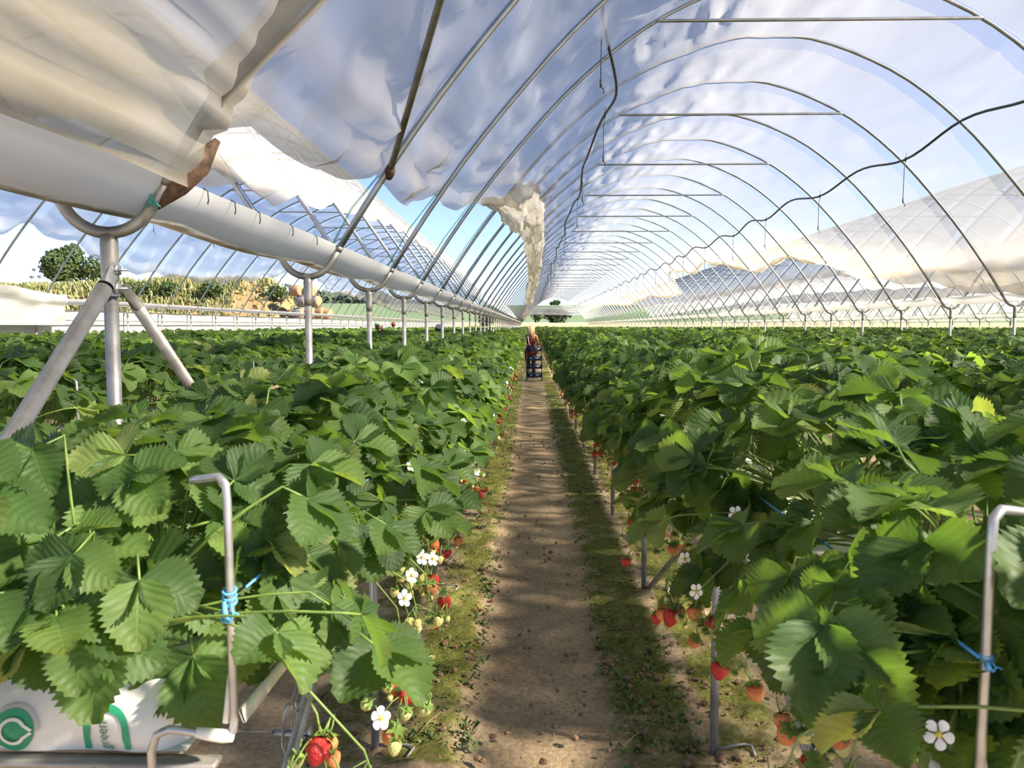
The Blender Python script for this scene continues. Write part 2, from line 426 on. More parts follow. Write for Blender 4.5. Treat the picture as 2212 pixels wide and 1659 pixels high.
def soil_material():
    m, t, out = nt('trodden_soil')
    p = N(t, 'ShaderNodeBsdfPrincipled'); p.inputs['Roughness'].default_value = 0.95; p.inputs['Specular IOR Level'].default_value = 0.15
    L(t, p, 0, out, 'Surface')
    tc = N(t, 'ShaderNodeTexCoord')
    n1 = N(t, 'ShaderNodeTexNoise', i_Scale=2.2, i_Detail=8, i_Roughness=0.65); L(t, tc, 'Object', n1, 'Vector')
    r1 = ramp(t, [(0.25, (0.32, 0.235, 0.145)), (0.5, (0.47, 0.355, 0.225)), (0.75, (0.57, 0.445, 0.295))]); L(t, n1, 'Fac', r1, 0)
    n3 = N(t, 'ShaderNodeTexNoise', i_Scale=45, i_Detail=4); L(t, tc, 'Object', n3, 'Vector')
    r3 = ramp(t, [(0.3, (0.68, 0.68, 0.68)), (0.6, (1.05, 1.05, 1.05))]); L(t, n3, 'Fac', r3, 0)
    mu = N(t, 'ShaderNodeMix', data_type='RGBA', blend_type='MULTIPLY'); mu.inputs[0].default_value = 1; L(t, r1, 0, mu, 6); L(t, r3, 0, mu, 7)
    # moss on the verges beside the legs
    at = N(t, 'ShaderNodeAttribute', attribute_name='moss')
    n2 = N(t, 'ShaderNodeTexNoise', i_Scale=3.3, i_Detail=7, i_Roughness=0.7); L(t, tc, 'Object', n2, 'Vector')
    ad = N(t, 'ShaderNodeMath', operation='MULTIPLY_ADD', i_1=1.6, i_2=-1.12); L(t, n2, 'Fac', ad, 0)
    a2 = N(t, 'ShaderNodeMath', operation='ADD'); L(t, ad, 0, a2, 0); L(t, at, 'Fac', a2, 1)
    a3 = N(t, 'ShaderNodeMath', operation='MULTIPLY', use_clamp=True, i_1=3.0); L(t, a2, 0, a3, 0)
    rm = ramp(t, [(0.3, (0.085, 0.098, 0.022)), (0.55, (0.165, 0.175, 0.040)), (0.8, (0.26, 0.25, 0.075))]); L(t, n3, 'Fac', rm, 0)
    mg = N(t, 'ShaderNodeMix', data_type='RGBA', blend_type='MIX'); L(t, a3, 0, mg, 0); L(t, mu, 2, mg, 6); L(t, rm, 0, mg, 7)
    L(t, mg, 2, p, 'Base Color')
    nb = N(t, 'ShaderNodeTexNoise', i_Scale=28, i_Detail=8, i_Roughness=0.7); L(t, tc, 'Object', nb, 'Vector')
    b = N(t, 'ShaderNodeBump', i_Strength=0.9, i_Distance=0.02); L(t, nb, 'Fac', b, 'Height'); L(t, b, 0, p, 'Normal')
    return m
M['soil'] = soil_material()
M['stubble'] = pmat('stubble', (0.34, 0.25, 0.115), (0.42, 0.32, 0.16), 0.12, 0.95, 0, 0.2, 1)
M['green_field'] = pmat('green_crop', (0.085, 0.135, 0.06), (0.105, 0.16, 0.07), 0.03, 0.95)
M['far_wood'] = pmat('far_woodland', (0.028, 0.048, 0.035), (0.07, 0.095, 0.06), 0.25, 0.95, 0, 0.8, 0.4)
M['bank_soil'] = pmat('bank_soil', (0.16, 0.13, 0.05), (0.26, 0.15, 0.08), 0.35, 0.95, 0, 0.6, 3)

# ---------------------------------------------------------------- the ground
def build_ground():
    xs = np.unique(np.concatenate([np.linspace(-90, -4, 44), np.linspace(-4, -1.2, 40), np.linspace(-1.2, 1.3, 105), np.linspace(1.3, 4, 40), np.linspace(4, 60, 30)]))
    ys = np.unique(np.concatenate([np.linspace(-8, 0.8, 12), np.linspace(0.8, 9, 270), np.linspace(9, 25, 160), np.linspace(25, 100, 90)]))
    X, Y = np.meshgrid(xs, ys)
    # nearest path centre: paths lie half-way between rows
    u = (X - 0.05) / PITCH; px = (u - np.round(u)) * PITCH        # offset from a path's centre line
    verge = sstep(0.20, 0.40, np.abs(px + 0.05 * fbm(Y * 0.8, X * 0.2, 5)))
    near = np.clip(1.4 - Y / 18, 0, 1)
    z = (fbm(X * 1.3, Y * 1.3, 1, 4) * 0.02 + verge * (0.025 + 0.03 * np.abs(fbm(X * 6, Y * 6, 2, 3)) + 0.028 * np.clip(fbm(X * 15, Y * 15, 4, 2), 0, 1))
         + (1 - verge) * 0.008 * fbm(X * 9, Y * 3, 3, 3)) * near
    z -= 0.028
    under = sstep(0.58, 0.66, np.abs(px))
    moss = verge * (0.88 - 0.66 * under) * (0.75 + 0.5 * fbm(X * 0.8, Y * 0.5, 9)) + 0.03
    moss *= np.where(Y < 2.9, 0.45, 1.0)
    mb = MB(); mb.grid(np.stack([X, Y, z], -1).reshape(-1, 3), len(ys), len(xs))
    o = link('ground', mb.mesh('ground', M['soil'], attrs={'moss': moss.ravel()})); tag(o, 'brown trodden soil with mossy verges between the table rows', None, kind='structure')
    return o
build_ground()

def terrain(name, label, xs, ys, fz, mat):
    X, Y = np.meshgrid(xs, ys)
    mb = MB(); mb.grid(np.stack([X, Y, fz(X, Y)], -1).reshape(-1, 3), len(ys), len(xs))
    o = link(name, mb.mesh(name, mat)); tag(o, label, None, kind='structure')
    return o
terrain('stubble_field', 'golden stubble field beyond the far end of the tunnels', np.linspace(-260, 260, 60), np.linspace(96, 262, 30),
        lambda X, Y: -0.03 + 2.75 * sstep(96, 260, Y) + 0.05 * fbm(X * 0.05, Y * 0.05, 3), M['stubble'])
terrain('green_field', 'green crop field rising on the far hill', np.linspace(-420, 520, 80), np.linspace(258, 620, 30),
        lambda X, Y: 2.5 + 14.3 * sstep(250, 600, Y) + 1.5 * sstep(-40, -160, X) * sstep(260, 420, Y) + 0.5 * fbm(X * 0.01, Y * 0.01, 8), M['green_field'])

def bank_top(X):
    return 7.3 * sstep(-23.0, -31.0, X) - 1.2 * sstep(-38, -62, X) + 0.7 * fbm(X * 0.12, X * 0, 21) + 0.35 * fbm(X * 0.5, X * 0, 23)
def bank_z(X, Y):
    base = bank_top(X + np.maximum(Y - 92, 0) * .45) * sstep(82, 94, Y)
    return np.maximum(base + 0.25 * fbm(X * 0.6, Y * 0.6, 31), -0.05) - 0.05
terrain('embankment', 'overgrown earth bank behind the white side wall', np.linspace(-120, -20, 160), np.linspace(78, 135, 50), bank_z, M['bank_soil'])

# ---------------------------------------------------------------- tunnel profile
PX = np.array([0, .4, .8, 1.2, 1.6, 2.0, 2.4, 2.8, 3.2, 3.6, 3.77])
PH = np.array([3.335, 3.315, 3.21, 3.05, 2.84, 2.55, 2.19, 1.75, 1.265, .70, .435])
def hermite(xp, fp, x):
    d = np.gradient(fp, xp); d[0] = 0
    i = np.clip(np.searchsorted(xp, x) - 1, 0, len(xp) - 2)
    h = xp[i + 1] - xp[i]; tt = (x - xp[i]) / h
    return (fp[i] * (1 + 2 * tt) * (1 - tt) ** 2 + h * d[i] * tt * (1 - tt) ** 2 + fp[i + 1] * tt ** 2 * (3 - 2 * tt) + h * d[i + 1] * tt ** 2 * (tt - 1))
XD = np.linspace(0, 3.85, 400); HD = hermite(PX, PH, np.minimum(XD, 3.77)); HD[XD > 3.77] = .435 - (XD[XD > 3.77] - 3.77) * 1.56
SD = np.concatenate([[0], np.cumsum(np.hypot(np.diff(XD), np.diff(HD)))])
def s_of_h(h): return np.interp(-np.asarray(h, float), -HD, SD)
def xh_of_s(s): return np.interp(s, SD, XD), np.interp(s, SD, HD)
TUN = {'L': ('L2', 'L'), 'M': ('L', 'R'), 'R': ('R', 'R2'), 'R2': ('R2', 'R3'), 'R3': ('R3', 'R4')}
def tpt(tn, srel):
    """signed arc length from the crown -> X, Z, outward normal"""
    a, b = TUN[tn]; c = (GX[a] + GX[b]) / 2
    x, h = xh_of_s(np.abs(srel)); sg = np.sign(srel)
    X = c + sg * x
    f = (X - GX[a]) / (GX[b] - GX[a])
    Z = H + h + GZ[a] * (1 - f) + GZ[b] * f + (0.10 if tn == 'L' else 0) * np.sin(np.pi * np.clip(f, 0, 1))
    x2, h2 = xh_of_s(np.abs(srel) + 0.02)
    tx, th = (x2 - x), (h2 - h); n = np.maximum(np.hypot(tx, th), 1e-9)
    return X, Z, sg * (-th / n), tx / n

# ---------------------------------------------------------------- hoops, posts, gutters
HOOPM = {}
def hoop_mesh(tn, seg):
    key = (tn, seg)
    if key not in HOOPM:
        smax = s_of_h(.435)
        s = np.linspace(-smax, smax, 41 if seg > 6 else 25)
        X, Z, _, _ = tpt(tn, s)
        mb = MB(); mb.tube(np.stack([X, X * 0, Z], -1), 0.0185, seg)
        HOOPM[key] = mb.mesh('arch_tube', M['hoop'])
        mb = MB()
        sb = s_of_h(2.885)
        Xa, Za, _, _ = tpt(tn, np.array([-sb, sb]))
        mb.tube([(Xa[0], -0.03, Za[0] - 0.01), (Xa[0] + .05, -0.03, Za[0] - 0.01), (Xa[1] - .05, -0.03, Za[1] - 0.01), (Xa[1], -0.03, Za[1] - 0.01)], [0.012, 0.016, 0.016, 0.012], seg)
        HOOPM[(tn, seg, 'bar')] = mb.mesh('tie_bar', M['hoop'])
    return HOOPM[key], HOOPM[(tn, seg, 'bar')]
TNAME = {'L': 'tunnel on the left', 'M': 'main tunnel', 'R': 'first tunnel on the right', 'R2': 'second tunnel on the right', 'R3': 'third tunnel on the right'}
KFIRST = {'L': 0, 'M': 0, 'R': 3, 'R2': 9, 'R3': 16}
for tn in TUN:
    idx = 0
    ks = list(range(KFIRST[tn], NH))
    if tn == 'R3': ks = ks[::1][:34]
    for k in ks:
        big = (k < 12 and tn in 'LM')
        a, b = hoop_mesh(tn, 10 if big else 6)
        bar = ' with tie bar' if k % 2 == 0 else ''
        if idx < 16 and tn in ('L', 'M', 'R'):
            lab, grp = '%s steel hoop%s of the %s from the camera' % (ORD[idx], bar, TNAME[tn]), 'hoops of the ' + TNAME[tn]
        else:
            lab, grp = 'distant steel hoop%s, %s' % (bar, TNAME[tn]), 'distant hoops%s of the %s' % (bar, TNAME[tn])
        t = thing('tunnel_hoop', lab, 'hoop', (0, YK[k], 0), grp)
        link('arch_tube', a, t)
        if k % 2 == 0: link('tie_bar', b, t)
        idx += 1
# the end hoop, by the braced post
t = thing('tunnel_hoop', 'nearest steel hoop under the torn edge of stained white film', 'hoop', (0, 2.35, 0), 'hoops of the ' + TNAME['M'])
link('arch_tube', hoop_mesh('M', 10)[0], t)
t = thing('tunnel_hoop', 'nearest steel hoop of the tunnel on the left, above the braced post', 'hoop', (0, 2.35, 0), 'hoops of the ' + TNAME['L'])
link('arch_tube', hoop_mesh('L', 10)[0], t)

def fork_pts():
    r = 0.15; th = math.radians(56); P = [(0.18, 0.155)]
    for a in np.linspace(th, -th, 15): P.append((r * math.sin(a), r * (1 - math.cos(a))))
    P.append((-0.18, 0.155))
    return P
def post_meshes(z, seg, old):
    mb = MB(); mb.tube([(0, 0, -0.2), (0, 0, z - 0.14)], 0.0205, seg)
    post = mb.mesh('post_tube', M['galv'])
    mb = MB(); mb.tube([(x, 0, z + h) for x, h in fork_pts()], 0.018, seg)
    mb.tube([(0, 0, z - 0.16), (0, 0, z - 0.12), (0, 0, z - 0.03), (0, 0, z - 0.005)], [0.0235, 0.0245, 0.0255, 0.022], seg)
    fork = mb.mesh('fork', M['galv_old'])
    mb = MB()
    for sg in (1, -1):
        mb.tube([(sg * 0.172, 0, z + 0.143), (sg * 0.186, 0, z + 0.166)], 0.0205, seg)
    return post, fork, mb.mesh('collar', M['galv_old'])
PNAME = {'L2': 'by the far left side wall', 'L': 'under the near left gutter', 'R': 'under the first gutter on the right', 'R2': 'under the second gutter on the right', 'R3': 'under the third gutter on the right'}
for g in ('L', 'L2', 'R', 'R2', 'R3'):
    mA = post_meshes(ZU + GZ[g], 12, True); mB = post_meshes(ZU + GZ[g], 6, True)
    k0 = {'L': 0, 'L2': 3, 'R': 3, 'R2': 9, 'R3': 15}[g]
    idx = 0
    for k in range(k0, NH):
        if g == 'R3' and k > 48: continue
        mm = mA if (k < 10 and g == 'L') else mB
        if idx < (12 if g in 'L' else 9):
            lab = '%s steel post %s from the camera' % (ORD[idx + (1 if g == 'L' else 0)], PNAME[g])
            grp = 'gutter posts ' + PNAME[g]
        else:
            lab = 'steel post in the distant run %s' % PNAME[g]; grp = 'distant gutter posts ' + PNAME[g]
        t = thing('gutter_post', lab, 'post', (GX[g], YK[k], 0), grp)
        link('post_tube', mm[0], t); link('fork', mm[1], t)
        if k < 14: link('collar', mm[2], t)
        idx += 1
# end post with two clamped braces
t = thing('gutter_post', 'nearest thick steel post under the left gutter, with two clamped braces', 'post', (GX['L'], 2.35, 0), 'gutter posts ' + PNAME['L'])
pm = post_meshes(ZU, 16, True)
for nm, me in zip(('post_tube', 'fork', 'collar'), pm): link(nm, me, t)
def brace(p0, p1, r, flat_len=0.09):
    p0, p1 = np.array(p0), np.array(p1); d = (p1 - p0) / np.linalg.norm(p1 - p0)
    mb = MB(); mb.tube([p0 + d * flat_len, p1], r, 14)
    # flattened upper end
    side = np.cross(d, (1, 0, 0)); side /= np.linalg.norm(side)
    V = []
    for tt, w, th in ((0, r * .9, .003), (0.35, r * 1.3, .004), (0.8, r * 1.15, r * .6), (1.05, r, r)):
        for a in np.linspace(0, 2 * np.pi, 14, endpoint=False):
            V.append(p0 + d * (flat_len * tt - .015) + side * math.cos(a) * w + np.array((1, 0, 0)) * math.sin(a) * th)
    mb.grid(np.array(V), 4, 14, wrap=True)
    mb.add([V[i] for i in range(14)] + [np.mean(V[:14], axis=0)], (), [(14, (i + 1) % 14, i) for i in range(14)])
    return mb
zc = H + 0.165
b1 = link('brace', brace((0.028, -0.02, zc), (0.0, -2.1, 0.0), 0.0235).mesh('brace', M['galv']), t); b1['label'] = 'bright brace slanting towards the camera'
b2 = link('brace', brace((0.03, 0.03, zc - 0.055), (0.0, 2.45, 0.0), 0.0195).mesh('brace', M['galv_old']), t)
for zz, ang, par in ((zc, 0, b1), (zc - 0.055, 0.5, b2)):
    mb = MB()
    mb.tube([(0, 0, zz - 0.022), (0, 0, zz + 0.022)], 0.0245, 16, caps=False)
    mb.box((0.034, -0.02, zz), (0.008, 0.03, 0.03), bev=.003)
    link('clamp', mb.mesh('clamp', M['galv']), par)
    mb = MB(); mb.tube([(0.02, -0.035, zz), (0.062, -0.02, zz)], 0.0045, 8); mb.tube([(0.028, -0.032, zz), (0.036, -0.029, zz)], 0.009, 6)
    link('bolt', mb.mesh('bolt', M['rod']), par)

# gutters: sheets slung in the forks
def gutter(g, y0, y1, label, mould, step):
    ys = np.arange(y0, y1, step)
    n = 13
    a = np.linspace(-1, 1, n)
    A, Y = np.meshgrid(a, ys)
    ph = np.mod((Y - Y0) / D, 1.0)
    sag = np.sin(np.pi * ph)
    wob = fbm(Y * 0.7, A * 2, 41) * 0.008
    X = GX[g] + np.sin(A * 1.38) * 0.176
    prof = 0.155 - (np.cos(A * 1.38) - math.cos(1.38)) * 0.115
    Z = ZU + GZ[g] + prof + 0.012 - 0.022 * sag * (1 - A ** 2) + wob
    X = X + 0.012 * sag * A + 0.004 * fbm(Y * 3, A * 1.5, 43)
    keep = 1 - np.abs(A)
    m = (sstep(0.45, 1.0, 1 - np.abs(A + 0.12)) * 0.85) * mould(Y)
    mb = MB(); mb.grid(np.stack([X, Y, Z], -1).reshape(-1, 3), len(ys), n)
    o = link('gutter_sheet', mb.mesh('gutter_sheet', M['gutter'], attrs={'mould': m.ravel()}))
    tag(o, label, 'gutter', 'sheet gutters between the tunnels')
gutter('L', -1.2, YEND, 'long white sheet gutter slung in forks above the near left row', lambda Y: np.where(Y < 8, 1.0 - 0.3 * sstep(4, 8, Y), 0.35), 0.12)
gutter('L2', 5, YEND, 'white sheet gutter along the far left side wall', lambda Y: 0.12, 0.42)
gutter('R', 6, YEND, 'white sheet gutter along the right side of the main tunnel', lambda Y: 0.15, 0.3)
gutter('R2', 12, YEND, 'second white sheet gutter away to the right', lambda Y: 0.1, 0.56)
gutter('R3', 20, YEND, 'third white sheet gutter, farthest to the right', lambda Y: 0.1, 0.84)
# small hooks clipped on the near gutter's rim
for i, yy in enumerate((2.62, 2.86, 3.12, 3.55, 3.95)):
    mb = MB(); mb.tube([(GX['L'] + .175, yy, ZU + .175), (GX['L'] + .19, yy, ZU + .165), (GX['L'] + .192, yy, ZU + .135), (GX['L'] + .186, yy + .006, ZU + .125)], 0.0022, 5)
    tag(link('gutter_hook', mb.mesh('gutter_hook', M['dark'])), '%s small dark hook on the rim of the near left gutter' % ORD[i], 'hook', 'hooks on the gutter rim')

# ---------------------------------------------------------------- polythene film
def film(name, label, tn, y0, y1, hemL, hemR, mat, scallopL=0.0, scallopR=0.0, wr=1.0, dy=(0.12, 0.4), ncol=90, stain_amt=1.0, gw=0.42, edge=None, wholestain=0.0, cat='film', inside=0.0, right_end=None, foldamp=1.0, slack=0.0, layers=0.0):
    ynear = np.arange(y0, min(y1, 16), dy[0]); yfar = np.arange(max(y0, 16), y1, dy[1])
    ys = np.concatenate([ynear, yfar, [y1]])
    ph = np.mod((ys - Y0) / D, 1.0)
    hL = hemL(ys) - scallopL * np.sin(np.pi * ph) + 0.05 * fbm(ys * 0.7, ys * 0, 51)
    hR = hemR(ys) - scallopR * np.sin(np.pi * ph) + 0.05 * fbm(ys * 0.7, ys * 0, 57)
    sL, sR = -s_of_h(np.clip(hL, .12, 3.2)), s_of_h(np.clip(hR, .12, 3.2))
    if right_end is not None: sR = sR * 0 + right_end
    a = np.linspace(0, 1, ncol)
    S = sL[:, None] * (1 - a) + sR[:, None] * a
    Y = np.repeat(ys[:, None], ncol, 1)
    if edge is not None: Y = Y + edge(S) * sstep(y1 - 0.6, y1, Y)
    dL, dR = S - sL[:, None], sR[:, None] - S
    dh = np.minimum(dL, dR)
    X, Z, nx, nz = tpt(tn, S)
    p = np.repeat(ph[:, None], ncol, 1)
    billow = np.sin(np.pi * p)
    g = np.exp(-(dh / gw) ** 2)
    crease = fbm(Y * 0.75 + 0.15 * S, S * 3.2 + 0.5 * np.sin(Y * 1.3), 61, 3)
    fan = fbm(Y * 1.1, S * 6.5 + Y * 0.35, 66, 2)
    ridge = 1 - 2 * np.abs(fbm(Y * 1.5 + S * 0.7, S * 3.6 - Y * 0.5, 63, 2))
    left = sstep(0.6, -1.0, S)
    off = 0.024 + wr * ((0.018 + 0.010 * left) * crease + 0.008 * fan + 0.022 * foldamp * left * ridge) * (0.35 + billow) - 0.03 * billow * wr
    folds = np.sin(dh * 2 * np.pi / 0.115 + 3.0 * fbm(Y * 0.9, dh * 3, 71) + 1.2 * np.sin(np.pi * p))
    off = off + foldamp * g * (0.045 * folds * (0.3 + 0.7 * billow) + 0.05 * billow * fbm(Y * 1.8, dh * 7, 75))
    off = np.where(billow < 0.12, np.maximum(off, 0.021), off)
    off = off - inside - slack * sstep(8.6, 9.4, Y) * sstep(0.9, 0.0, S)
    X = X + nx * off; Z = Z + nz * off - 0.10 * g * billow * 0.4
    gather = np.clip(g * (0.75 + 0.5 * fbm(Y * 2.0, dh * 9, 81)), 0, 1)
    gather = np.maximum(gather, np.clip(0.25 * fan, 0, 1) * 0.5)
    if layers: gather = np.maximum(gather, np.clip(layers * (1 + 0.3 * crease) * sstep(-0.6, -2.0, S), 0, 1))
    if slack: gather = np.maximum(gather, np.clip((0.70 + 0.16 * crease) * sstep(2.2, -1.0, S), 0, 1))
    stain = np.clip(stain_amt * (g * (0.55 + 0.9 * fbm(Y * 1.3, dh * 6, 83, 4)) + wholestain * (0.6 + 0.8 * fbm(Y * 0.8, S * 1.6, 85, 4))), 0, 1)
    mb = MB(); mb.grid(np.stack([X, Y, Z], -1).reshape(-1, 3), len(ys), ncol)
    o = link(name, mb.mesh(name, mat, attrs={'gather': gather.ravel(), 'stain': stain.ravel()}))
    tag(o, label, cat, 'polythene tunnel covers')
    return o
def table(ys, hs): return lambda y: np.interp(y, ys, hs)
M_L = table([2.2, 2.28, 4.8, 7.1, 9.9, 12, 30, 44, 62, 75, 94], [3.19, .60, .84, 1.10, 1.52, 1.92, 1.95, 1.7, .95, .8, .8])
M_R = table([2.3, 11, 14.5, 17.9, 20.8, 23, 24.9, 26.9, 29.6, 30.6, 31.6, 35, 38.7, 48, 62, 80, 94], [.45, .5, .85, 1.57, 1.42, 1.82, 2.0, 1.82, 2.05, 2.05, 1.3, 1.3, 1.5, 1.3, 1.65, 1.5, .8])
main_film = film('tunnel_film', 'clear polythene cover of the main tunnel overhead, rolled up at both sides', 'M', -1.2, YEND, M_L, M_R, M['film'], 0.05, 0.04, 1.5, ncol=120, slack=0.055, gw=0.55, stain_amt=1.5)
near_film = film('tunnel_film', 'cream-stained milky polythene sheet hanging down at the upper left', 'M', -2.2, 2.42, lambda y: 0.44 + 0.015 * np.sin(y * 4), lambda y: 0.4 + 0 * y, M['film_old'], 0.0, 0.0, 0.9, ncol=130, gw=0.5, dy=(0.06, 0.4), wholestain=0.35, inside=0.045, right_end=-0.62, foldamp=0.4,
                 edge=lambda S: 0.05 * fbm(S * 3, S * 0, 91) + 0.015 * fbm(S * 18, S * 0, 93))
L_L = table([8, 12.5, 13, 14.2, 15.4, 17, 21.7, 23.5, 26.7, 29.8, 32.5, 37, 39.7, 50.7, 61, 94], [1.4, 1.42, 1.6, 1.43, 1.33, 1.12, 1.12, 1.33, 1.74, 1.78, 1.46, 1.39, 1.32, .9, 1.0, .8])
L_R = table([2.3, 3.6, 4.3, 5, 5.8, 7.5, 11.4, 13.7, 17, 94], [.68, .72, .78, .85, .95, 1.15, 1.5, 1.65, 1.72, 1.75])
film('tunnel_film', 'white polythene cover of the tunnel on the left, hanging in scallops', 'L', 2.3, YEND, L_L, L_R, M['film'], 0.10, 0.05, 1.3, ncol=90, dy=(0.14, 0.42), layers=0.5)
film('tunnel_film', 'polythene cover of the first tunnel on the right, its hem raised in waves', 'R', 5.0, YEND, table([5, 12, 20, 32, 50, 94], [.75, .85, 1.25, 1.2, 1.3, 1.0]), table([5, 20, 30, 40, 50, 94], [1.2, 1.3, 1.5, 1.75, 1.6, 1.3]), M['film'], 0.05, 0.08, 1.2, ncol=64, dy=(0.28, 0.56))
film('tunnel_film', 'polythene cover of the second tunnel on the right', 'R2', 10.0, YEND, table([5, 30, 50, 94], [1.1, 1.2, 1.5, 1.2]), table([5, 30, 50, 94], [1.2, 1.4, 1.5, 1.3]), M['film'], 0.08, 0.08, 1.0, ncol=48, dy=(0.42, 0.84))
film('tunnel_film', 'polythene cover of the third tunnel on the right, farthest away', 'R3', 20.0, YEND, table([5, 30, 50, 94], [1.1, 1.2, 1.5, 1.2]), table([5, 30, 50, 94], [1.0, 1.0, 1.0, 1.0]), M['film'], 0.08, 0.08, 1.0, ncol=40, dy=(0.84, 0.84))

# rolled and bunched film along the raised hems
def roll(par, tn, sgn, hem, y0, y1, rad, label, step=0.07):
    ys = np.arange(y0, y1, step); h = hem(ys)
    s = sgn * s_of_h(np.clip(h, .12, 3.2)); X, Z, nx, nz = tpt(tn, s)
    seg = 26; a = np.linspace(0, 2 * np.pi, seg, endpoint=False)
    env = sstep(y0, y0 + 3.5, ys) * (1 - sstep(y1 - 1.2, y1, ys))
    A, Yg = np.meshgrid(a, ys)
    ph = np.mod((Yg - Y0) / D, 1.0)
    r = rad * (0.12 + 0.88 * env[:, None]) * (0.70 + 0.40 * np.sin(np.pi * ph) + 0.65 * fbm(Yg * 1.7, np.cos(A) * 1.2 + 3, 101) + 0.22 * np.sin(A * 7 + Yg * 7 + 5 * fbm(Yg * 2.5, A * 0, 103)))
    Xg = X[:, None] + nx[:, None] * 0.01 + r * np.cos(A) * 0.75
    Zg = Z[:, None] - rad * 0.9 * env[:, None] * (1 + 0.6 * fbm(Yg * 0.9, Yg * 0, 107)) + r * np.sin(A) * 1.7
    mb = MB(); mb.grid(np.stack([Xg, Yg, Zg], -1).reshape(-1, 3), len(ys), seg, wrap=True)
    gather = 0.8 + 0 * A; stain = np.clip(0.45 + 0.8 * fbm(Yg * 3, A * 2, 105), 0, 1)
    o = link('rolled_hem', mb.mesh('rolled_hem', M['film_roll'], attrs={'gather': gather.ravel(), 'stain': stain.ravel()}), par); o['label'] = label
roll(main_film, 'M', -1, M_L, 8.2, 46, 0.19, 'cream bunched film along the raised left hem')
roll(main_film, 'M', 1, M_R, 15.5, 90, 0.028, 'cream bunched film along the raised right hem', 0.12)

# brown tape where the near sheet is tied to the end hoop
X, Z, nx, nz = tpt('M', -s_of_h(np.array([.36, .43, .50, .58])))
P = [(X[i] - nx[i] * (.0, .03, .045, .05)[i], 2.36 + .012 * i, Z[i] - nz[i] * (.0, .03, .045, .05)[i]) for i in range(4)]
mb = MB(); mb.tube(P, [0.022, 0.032, 0.036, 0.010], 12)
o = link('hem_binding', mb.mesh('hem_binding', M['rust']), near_film); o['label'] = 'rust-brown bound corner of the sheet'

# storm braces from the second hoop up to the end hoop
def storm(tn, sg, label):
    Xa, Za, _, _ = tpt(tn, sg * s_of_h(np.array([.84]))); Xb, Zb, _, _ = tpt(tn, sg * s_of_h(np.array([1.86])))
    t = thing('storm_brace', label, 'brace', (0, 0, 0), 'storm braces')
    a = np.array((Xa[0] - sg * .02, Y0, Za[0])); b = np.array((Xb[0] - sg * .03, 2.35, Zb[0]))
    mb = MB(); mb.tube([a, b], 0.0175, 10); link('pipe', mb.mesh('pipe', M['galv_old']), t)
    d = (b - a) / np.linalg.norm(b - a)
    mb = MB(); mb.tube([a - d * .03, a + d * .02, a + d * .06], [.024, .03, .022], 10)
    link('rusty_end', mb.mesh('rusty_end', M['rust']), t)
storm('M', -1, 'dark pipe brace with rusty lower end slanting across the main tunnel film')
storm('L', 1, 'dark pipe brace with rusty end on the tunnel on the left')

# rope ties: teal cords at the hoop feet
for k in range(0, 12):
    Xa, Za, nxa, nza = tpt('M', -s_of_h(np.array([.43, float(np.clip(M_L(YK[k]), .6, 2.2))])))
    t = thing('rope_tie', '%s teal rope tie at a hoop foot beside the near left gutter' % ORD[k], 'rope', (0, YK[k], 0), 'teal rope ties along the left gutter')
    mb = MB()
    for w in (-.012, .012):
        mb.tube([(Xa[0] - .03, w - .02, Za[0] + .02), ((Xa[0] + Xa[1]) / 2 - .045, w - .012, (Za[0] + Za[1]) / 2 + .03), (Xa[1] - .02, w, Za[1] + .02)], 0.0022 if k < 4 else 0.003, 5)
    link('cord', mb.mesh('cord', M['twine_teal']), t)
    mb = MB(); mb.tube([(Xa[0] - .035, -.03, Za[0] + .0), (Xa[0] - .02, -.036, Za[0] + .02), (Xa[0] + .0, -.03, Za[0] + .012), (Xa[0] - .03, -.034, Za[0] + .03), (Xa[0] - .045, -.03, Za[0] - .01)], [0.005, .011, .008, .012, .004], 6)
    link('knot', mb.mesh('knot', M['twine_teal']), t)
t = thing('rope_tie', 'frayed teal rope end hanging on the fork of the braced post', 'rope', (GX['L'], 2.35, ZU), 'teal rope ties along the left gutter')
mb = MB(); mb.tube([(0.15, -.025, .165), (0.148, -.03, .14), (0.142, -.028, .115), (0.146, -.03, .095)], 0.005, 7); link('cord', mb.mesh('cord', M['twine_teal']), t)
mb = MB()
for a in np.linspace(-.5, .6, 5): mb.tube([(0.146, -.03, .095), (0.146 + .02 * a, -.033, .082), (0.148 + .04 * a, -.03, .07)], [0.004, .003, .002], 5)
link('frayed_end', mb.mesh('frayed_end', M['twine_teal']), t)

# overhead irrigation hoses with droppers
def hose(xf, zf, ys_d, label, y0, y1):
    t = thing('irrigation_hose', label, 'hose', (0, 0, 0), 'overhead hoses')
    ys = np.arange(y0, y1, 0.25)
    mb = MB(); mb.tube(np.stack([xf(ys), ys, zf(ys)], -1), 0.0155, 8); link('hose', mb.mesh('hose', M['pipe']), t)
    for i, yd in enumerate(ys_d):
        y = np.array([yd]); x, z = float(xf(y)[0]), float(zf(y)[0])
        mb = MB(); mb.tube([(x, yd, z - .01), (x - .012, yd, z - .12), (x - .015, yd, z - .35), (x - .015, yd, z - .52)], 0.0045 if yd < 25 else 0.006, 5)
        mb.tube([(x - .015, yd, z - .5), (x - .015, yd, z - .56)], 0.009, 6)
        mb.tube([(x - .01, yd, z - .56), (x + .012, yd, z - .585), (x + .006, yd, z - .61)], 0.005, 5)
        d = link('dropper', mb.mesh('dropper', M['pipe']), t)
        mb = MB(); mb.tube([(x, yd, z - .03), (x, yd, z + .025)], 0.011, 6); mb.tube([(x, yd - .01, z + .02), (x + .01, yd, z + .09)], 0.003, 4)
        link('hanger', mb.mesh('hanger', M['pipe']), d)
